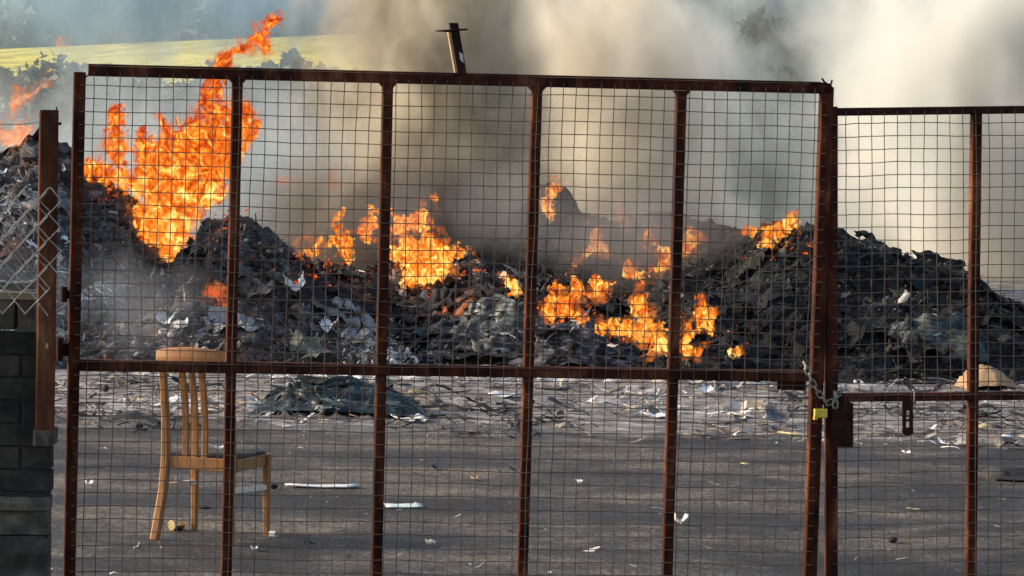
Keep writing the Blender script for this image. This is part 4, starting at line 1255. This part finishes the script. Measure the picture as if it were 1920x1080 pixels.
# chain and padlock
def link(mb, c, d, n, L=0.034, Wd=0.020, r=0.0035):
    d = d.normalized(); s = n.cross(d).normalized()
    pts = []
    for k in range(14):
        a_ = 2 * math.pi * k / 14
        ex = (L / 2 - Wd / 2) * (1 if math.cos(a_) > 0 else -1)
        pts.append(c + d * (ex + Wd / 2 * math.cos(a_)) + s * Wd / 2 * math.sin(a_))
    mb.tube(pts, r, 6, True)
def chain_run(mb, path, off):
    P = [on_gate(*p, off=o2) for p, o2 in zip(path, off)]
    seg = [(P[i + 1] - P[i]).length for i in range(len(P) - 1)]
    tot = sum(seg); n = max(2, int(tot / 0.026))
    for i in range(n):
        t = (i + 0.5) / n * tot
        k = 0
        while t > seg[k] and k < len(seg) - 1:
            t -= seg[k]; k += 1
        c = P[k] + (P[k + 1] - P[k]) * (t / seg[k]); d = P[k + 1] - P[k]
        link(mb, c, d, GN if i % 2 else (GN.cross(d.normalized())).normalized())
cm = MB()
chain_run(cm, [(1507, 680), (1514, 694), (1520, 712), (1530, 730), (1542, 746), (1554, 755), (1566, 750), (1572, 738), (1580, 732)], [0.0, 0.02, 0.028, 0.028, 0.028, 0.028, 0.026, 0.02, -0.01])
chain_run(cm, [(1564, 733), (1566, 750), (1566, 766)], [0.034, 0.036, 0.036])
co = cm.build('chain', M['chain'], None, False, on_gate(1550, 750))
tag(co, 'worn steel chain looped round the two gate stiles', 'chain')
pc = on_gate(1538, 777, 0.03)
pl = empty('padlock', pc, 'yellow padlock hanging on the chain between the gate stiles', 'padlock')
mb = MB()
mb.bar(on_gate(1527, 775, 0.034), on_gate(1550, 775, 0.034), (0, 0, 1), 0.036, GN, 0.024, 0.004)
mb.bar(on_gate(1526, 783, 0.034), on_gate(1532, 783, 0.034), (0, 0, 1), 0.018, GN, 0.020, 0.003)
mb.build('body', M['brass'], pl)
mb = MB()
mb.tube([on_gate(1532, 769, 0.034), on_gate(1532, 758, 0.034), on_gate(1536, 751, 0.034), on_gate(1542, 751, 0.034), on_gate(1546, 758, 0.034), on_gate(1546, 769, 0.034)], 0.0042, 8)
mb.build('shackle', M['rust_dark'], pl)

# ------------------------------------------------------------------ fence post, chain-link, brick wall at the left
YW = 12.95
def wx(px): return at(px, 700, YW).x
mb = MB()
pt, pb = at(89.5, 206, 12.85), at(84, 806, 12.85)
post_root = empty('fence_post', (pb.x, 12.85, 0.0), 'red-brown rusty square fence post beside the brick wall', 'post')
mb.bar((pb.x, 12.85, pb.z), (pb.x, 12.85, pt.z), (math.cos(0.18), math.sin(0.18), 0), 33.5 * PX, (-math.sin(0.18), math.cos(0.18), 0), 0.066, 0.004)
mb.build('post', M['post_rust'], post_root)
mb = MB()
mb.bar((pb.x - 0.002, 12.88, pb.z - 0.055), (pb.x, 12.88, pb.z + 0.001), (1, 0, 0), 0.075, (0, 1, 0), 0.16, 0.012)
mb.build('concrete_footing', M['concrete'], post_root)
mb = MB()
cpt = pt.z - 0.875
mb.box((pb.x + 0.004, 12.812, cpt - 0.008), (pb.x + 0.014, 12.815, cpt + 0.012))
mb.build('paint_fleck', M['tan'], post_root)
mb = MB()
mb.box((pb.x + 0.034, 12.83, pt.z - 0.055), (pb.x + 0.046, 12.86, pt.z - 0.045), 0.002)
mb.build('bolt', M['rust_dark'], post_root)
mb = MB()
mb.tube([(pb.x + 0.03, 12.83, pt.z), (pb.x + 0.031, 12.83, pt.z + 0.012)], 0.003, 5)
mb.build('wire_end', M['rust_dark'], post_root)

# chain-link mesh hung in front of the post
cl_base = at(30, 900, 12.78); cl_base.z = 0
cl = empty('chain_link_fence', cl_base, 'torn grey chain-link fence hanging in front of the rusty post', 'fence')
mb = MB()
YC = 12.79
dz = 23 * PX; dx_ = 20 * PX
x_end = at(112, 450, YC).x
top_z = at(40, 352, YC).z
for k in range(0, 16):
    x0 = x_end - 0.02 - k * dx_ * 1.0
    pts = []
    nz = 10
    ph = k % 2
    for j in range(nz + 1):
        zz = top_z - j * dz
        sg = 1 if (j + ph) % 2 else -1
        xo = x0 + sg * dx_ * 0.52
        w_ = float(vn(np.array(k * 0.7), np.array(j * 0.6), 0.0, 61)) * 0.006
        if k == 0 and j > 7: continue
        pts.append(Vector((xo + w_, YC + sg * 0.003, zz + w_ + 0.01 * math.sin(k * 0.5))))
    mb.tube(pts, 0.0031, 5)
    if k > 0: mb.tube([p_ + Vector((-0.011, 0.012, -0.018)) for p_ in pts[:-2]], 0.0027, 5)
mb.build('wire_mesh', M['galv'], cl)
mb = MB()
mb.tube([at(-120, 226, YC), at(0, 233, YC), at(40, 233, YC), at(74, 229, YC)], 0.0022, 5)
mb.build('strand', M['galv'], cl)

wall_c = at(20, 800, YW); 
wall_root = empty('brick_wall', (wall_c.x, YW, 0), 'sooty dark brick wall with brick coping at the left edge', 'wall')
xr = wx(97); xl = wx(-420)
bt = at(40, 624, YW).z
mb = MB()
cz = 42 * PX
zz = bt
row = 0
rb = random.Random(4)
ledge_z = at(40, 934, YW).z
while zz > ledge_z:
    lo = max(zz - cz, ledge_z)
    if zz - lo > 0.02:
        bl = 0.215
        x = xr - (0 if row % 2 == 0 else bl * 0.5 + 0.01)
        if row % 2: mb.box((x + 0.010, YW + rb.uniform(-.003, .003), lo + 0.010), (xr - 0.001, YW + 0.1, zz), 0.005)
        while x > xl:
            mb.box((x - bl, YW + rb.uniform(-.004, .004), lo + 0.010), (x, YW + 0.1, zz), 0.005)
            x -= bl + 0.010
    zz -= cz; row += 1
mb.build('brickwork', M['brickwall'], wall_root)
mb = MB()
mb.box((xl, YW + 0.009, 0), (xr - 0.008, YW + 0.095, bt - 0.002))
mb.build('mortar', M['mortar'], wall_root)
# coping of bricks on edge
mb = MB()
ct = at(40, 562, YW).z
x = wx(64)
while x > xl:
    mb.box((x - 0.064, YW - 0.012 + rb.uniform(-.004, .004), bt + 0.012), (x, YW + 0.12, ct + rb.uniform(-.004, .004)), 0.006)
    x -= 0.076
mb.build('coping', M['concrete'], wall_root)
# rough concrete footing of the wall
fx = np.linspace(0, 1, 60)
mb = MB()
def rough_block(x0, x1, z0, z1, y0, y1, seed, amp=0.012, nx=30, nz=10):
    xs = np.linspace(x0, x1, nx); zs = np.linspace(z0, z1, nz)
    X, Z = np.meshgrid(xs, zs)
    Yf = y0 + amp * fbm(X * 9, Z * 9, 0, seed, 4)
    e = 0.012
    edge = np.minimum(np.minimum((X - x0), (x1 - X)), np.minimum(Z - z0 + 0.05, z1 - Z))
    Yf = Yf + np.clip(0.02 - edge, 0, 0.02) * 0.8
    F_ = [Vector((a, b, c)) for a, b, c in zip(X.ravel(), Yf.ravel(), Z.ravel())]
    B_ = [Vector((a, y1, c)) for a, c in zip(X.ravel(), Z.ravel())]
    i = np.arange(nx * nz).reshape(nz, nx); m = nx * nz
    fs = [tuple(q) for q in np.stack([i[:-1, :-1], i[:-1, 1:], i[1:, 1:], i[1:, :-1]], -1).reshape(-1, 4)]
    fs += [tuple(int(t) + m for t in q[::-1]) for q in fs]
    loop = list(i[0, :]) + list(i[1:, -1]) + list(i[-1, -2::-1]) + list(i[-2:0:-1, 0])
    fs += [(loop[a], loop[a - 1], loop[a - 1] + m, loop[a] + m) for a in range(len(loop))]
    mb.add(F_ + B_, [tuple(int(t) for t in q) for q in fs])
rough_block(xl, wx(95), at(40, 955, YW).z, at(40, 932, YW).z, YW - 0.035, YW + 0.1, 3, 0.014)
rough_block(xl, wx(93), at(40, 1001, YW).z, at(40, 957, YW).z, YW - 0.020, YW + 0.1, 4, 0.02)
rough_block(xl, wx(94), -0.02, at(40, 1004, YW).z, YW - 0.035, YW + 0.1, 5, 0.03)
mb.build('footing', M['concrete'], wall_root)
# timber and sheet laid on the coping
mb = MB()
a, b = at(-260, 540, YW), at(66, 557, YW)
mb.bar((a.x, YW + 0.03, ct + 0.012), (b.x, YW + 0.03, ct + 0.012), (0, 1, 0), 0.10, (0, 0, 1), 0.022, 0.002)
tag(mb.build('timber', M['plank'], None, False, ((a.x + b.x) / 2, YW + 0.03, ct)), 'weathered yellowish timber laid along the brick coping at the left edge', 'timber')
mb = MB()
xs = np.linspace(wx(-200), wx(64), 24)
p = [Vector((x_, YW + 0.02, ct + 0.026 + 0.018 + 0.016 * float(vn(np.array(x_ * 14), np.array(0.3), 0.0, 8)))) for x_ in xs]
for i in range(len(p) - 1):
    mb.bar(p[i], p[i + 1] + Vector((0.001, 0, 0)), (0, 1, 0), 0.09, (0, 0, 1), 0.030 if i % 3 else 0.024, 0.004)
tag(mb.build('paper_roll', M['whitebag'], None, False, p[12]), 'crumpled white wrapping lying on top of the timber on the wall', 'wrapping')

# weeds at the foot of the wall
mb = MB()
rw = random.Random(9)
for i in range(110):
    b_ = Vector((wx(rw.uniform(-40, 95)), YW - 0.06 - rw.random() * 0.12, 0.0))
    h_ = rw.uniform(0.10, 0.36) * (1.0 if rw.random() < 0.35 else 0.7)
    ln_ = Vector((rw.uniform(-.12, .12), rw.uniform(-.05, .03), 0))
    mb.tube([b_, b_ + ln_ * 0.4 + Vector((0, 0, h_ * 0.6)), b_ + ln_ + Vector((0, 0, h_))], [0.004, 0.004, 0.001], 4)
tag(mb.build('weeds', M['weed'], None, False, (wx(40), YW - 0.1, 0)), 'dry weeds at the foot of the brick wall in the lower left corner', 'weeds')

# ------------------------------------------------------------------ chair
ch_o = on_ground(290, 1012)
fwd = Vector((0.37, 0.93, 0)).normalized(); rgt = Vector((fwd.y, -fwd.x, 0))
WB, DP = 0.412, 0.425
root = empty('chair', ch_o, 'worn orange wooden dining chair standing in the yard behind the gate', 'chair')
def cp(x, y, z): return ch_o + rgt * x + fwd * y + Vector((0, 0, z))
UPZ = Vector((0, 0, 1))
SEAT = 0.415
def spline_bar(pts, w, d, mat, name, wd=None):
    mb = MB()
    wd = wd or rgt
    P = [cp(*p) for p in pts]
    n = len(P)
    vs, fs = [], []
    for i, p in enumerate(P):
        ww = w[i] if isinstance(w, (list, tuple)) else w
        dd = d[i] if isinstance(d, (list, tuple)) else d
        t = (P[min(i + 1, n - 1)] - P[max(i - 1, 0)]).normalized()
        nd = t.cross(wd).normalized()
        for (sx, sy) in ((-.5, -.32), (-.32, -.5), (.32, -.5), (.5, -.32), (.5, .32), (.32, .5), (-.32, .5), (-.5, .32)):
            vs.append(p + wd * sx * ww + nd * sy * dd)
    for i in range(n - 1):
        for k in range(8):
            fs.append((i * 8 + k, i * 8 + (k + 1) % 8, (i + 1) * 8 + (k + 1) % 8, (i + 1) * 8 + k))
    fs.append(tuple(range(7, -1, -1))); fs.append(tuple((n - 1) * 8 + k for k in range(8)))
    mb.add(vs, fs)
    return mb.build(name, mat, root)
inset = 0.035
for s, x0 in ((-1, 0.0), (1, WB)):
    x_top = x0 - s * 0.025
    spline_bar([(x0, 0, 0), (x_top + s * 0.004, 0.045, 0.25), (x_top, 0.06, SEAT), (x_top, 0.05, 0.62), (x_top, 0.02, 0.80), (x_top, -0.01, 0.92)], [0.045, 0.043, 0.042, 0.038, 0.036, 0.032], [0.034, 0.038, 0.042, 0.034, 0.028, 0.024], M['wood'], 'rear_leg')
    spline_bar([(x0 - s * 0.004 , DP, 0), (x0 - s * 0.005, DP - 0.005, 0.22), (x0 - s * 0.005, DP - 0.01, SEAT)], [0.028, 0.034, 0.040], [0.030, 0.034, 0.040], M['wood'], 'front_leg')
    # side rail and stretcher
    mb = MB()
    mb.bar(cp(x0 - s * 0.012, 0.075, SEAT - 0.032), cp(x0 - s * 0.012, DP - 0.03, SEAT - 0.032), UPZ, 0.060, rgt, 0.022, 0.003)
    mb.build('side_rail', M['wood'], root)
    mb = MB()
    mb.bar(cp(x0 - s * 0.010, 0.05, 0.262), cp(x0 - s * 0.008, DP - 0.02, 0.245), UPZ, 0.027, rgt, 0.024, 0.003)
    mb.build('stretcher', M['sunlit_wood'], root)
mb = MB()
mb.bar(cp(0.04, 0.06, SEAT - 0.030), cp(WB - 0.04, 0.06, SEAT - 0.030), UPZ, 0.062, fwd, 0.022, 0.003)
mb.build('rear_rail', M['wood'], root)
mb = MB()
mb.bar(cp(0.02, DP - 0.01, SEAT - 0.034), cp(WB - 0.02, DP - 0.01, SEAT - 0.034), UPZ, 0.060, fwd, 0.022, 0.003)
mb.build('front_rail', M['wood'], root)
# seat pad, torn, with a pale rag on it
nx, ny = 22, 22
gx, gy = np.meshgrid(np.linspace(0.012, WB - 0.012, nx), np.linspace(0.095, DP + 0.005, ny))
e = np.minimum(np.minimum(gx - 0.012, WB - 0.012 - gx), np.minimum(gy - 0.095, DP + 0.005 - gy))
gz = SEAT + 0.004 + 0.012 * np.clip(e / 0.05, 0, 1) ** 0.5 + 0.006 * fbm(gx * 16, gy * 16, 0, 5, 3)
mb = MB()
vs = [cp(a, b, c) for a, b, c in zip(gx.ravel(), gy.ravel(), gz.ravel())] + [cp(a, b, SEAT + 0.002) for a, b in zip(gx.ravel(), gy.ravel())]
i = np.arange(nx * ny).reshape(ny, nx); m_ = nx * ny
fs = [tuple(int(t) for t in q) for q in np.stack([i[:-1, :-1], i[:-1, 1:], i[1:, 1:], i[1:, :-1]], -1).reshape(-1, 4)]
fs += [tuple(t + m_ for t in q[::-1]) for q in list(fs)]
loop = [int(t) for t in list(i[0, :]) + list(i[1:, -1]) + list(i[-1, -2::-1]) + list(i[-2:0:-1, 0])]
fs += [(loop[a], loop[a - 1], loop[a - 1] + m_, loop[a] + m_) for a in range(len(loop))]
mb.add(vs, fs)
mb.build('seat', M['cushion'], root, True)
# slats
for xs_ in (0.132, 0.184, 0.238):
    spline_bar([(xs_, 0.060, SEAT - 0.01), (xs_, 0.062, 0.55), (xs_ , 0.045, 0.70), (xs_, 0.012, 0.84), (xs_, -0.002, 0.90)], [0.034, 0.036, 0.036, 0.034, 0.032], 0.013, M['wood'], 'slat')
# curved crest rail
mb = MB()
n = 16
vs, fs = [], []
for k in range(n + 1):
    u = k / n
    x = -0.0 + WB * u
    bow = -0.03 * (1 - (2 * u - 1) ** 2)
    zt = 0.945 + 0.022 * (1 - (2 * u - 1) ** 2); zb = 0.865 + 0.006 * (1 - (2 * u - 1) ** 2)
    th = 0.011
    for (dy, z) in ((-th, zb), (-th * 1.2, (zb + zt) / 2), (-th * 0.8, zt - 0.006), (0, zt), (th * 0.8, zt - 0.006), (th * 1.2, (zb + zt) / 2), (th, zb)):
        vs.append(cp(x, -0.005 + bow + dy, z))
for k in range(n):
    for j in range(7):
        fs.append((k * 7 + j, k * 7 + (j + 1) % 7, (k + 1) * 7 + (j + 1) % 7, (k + 1) * 7 + j))
fs.append(tuple(range(6, -1, -1))); fs.append(tuple(n * 7 + j for j in range(7)))
mb.add(vs, fs)
mb.build('crest_rail', M['wood'], root)
rag_p = cp(0.27, 0.14, SEAT + 0.034)
scrap('rag', 'pale rag lying on the seat of the wooden chair', 'rag', 0, 0, 0.10, 0.08, M['white'], 0.2, 0.2, 41, z=rag_p)
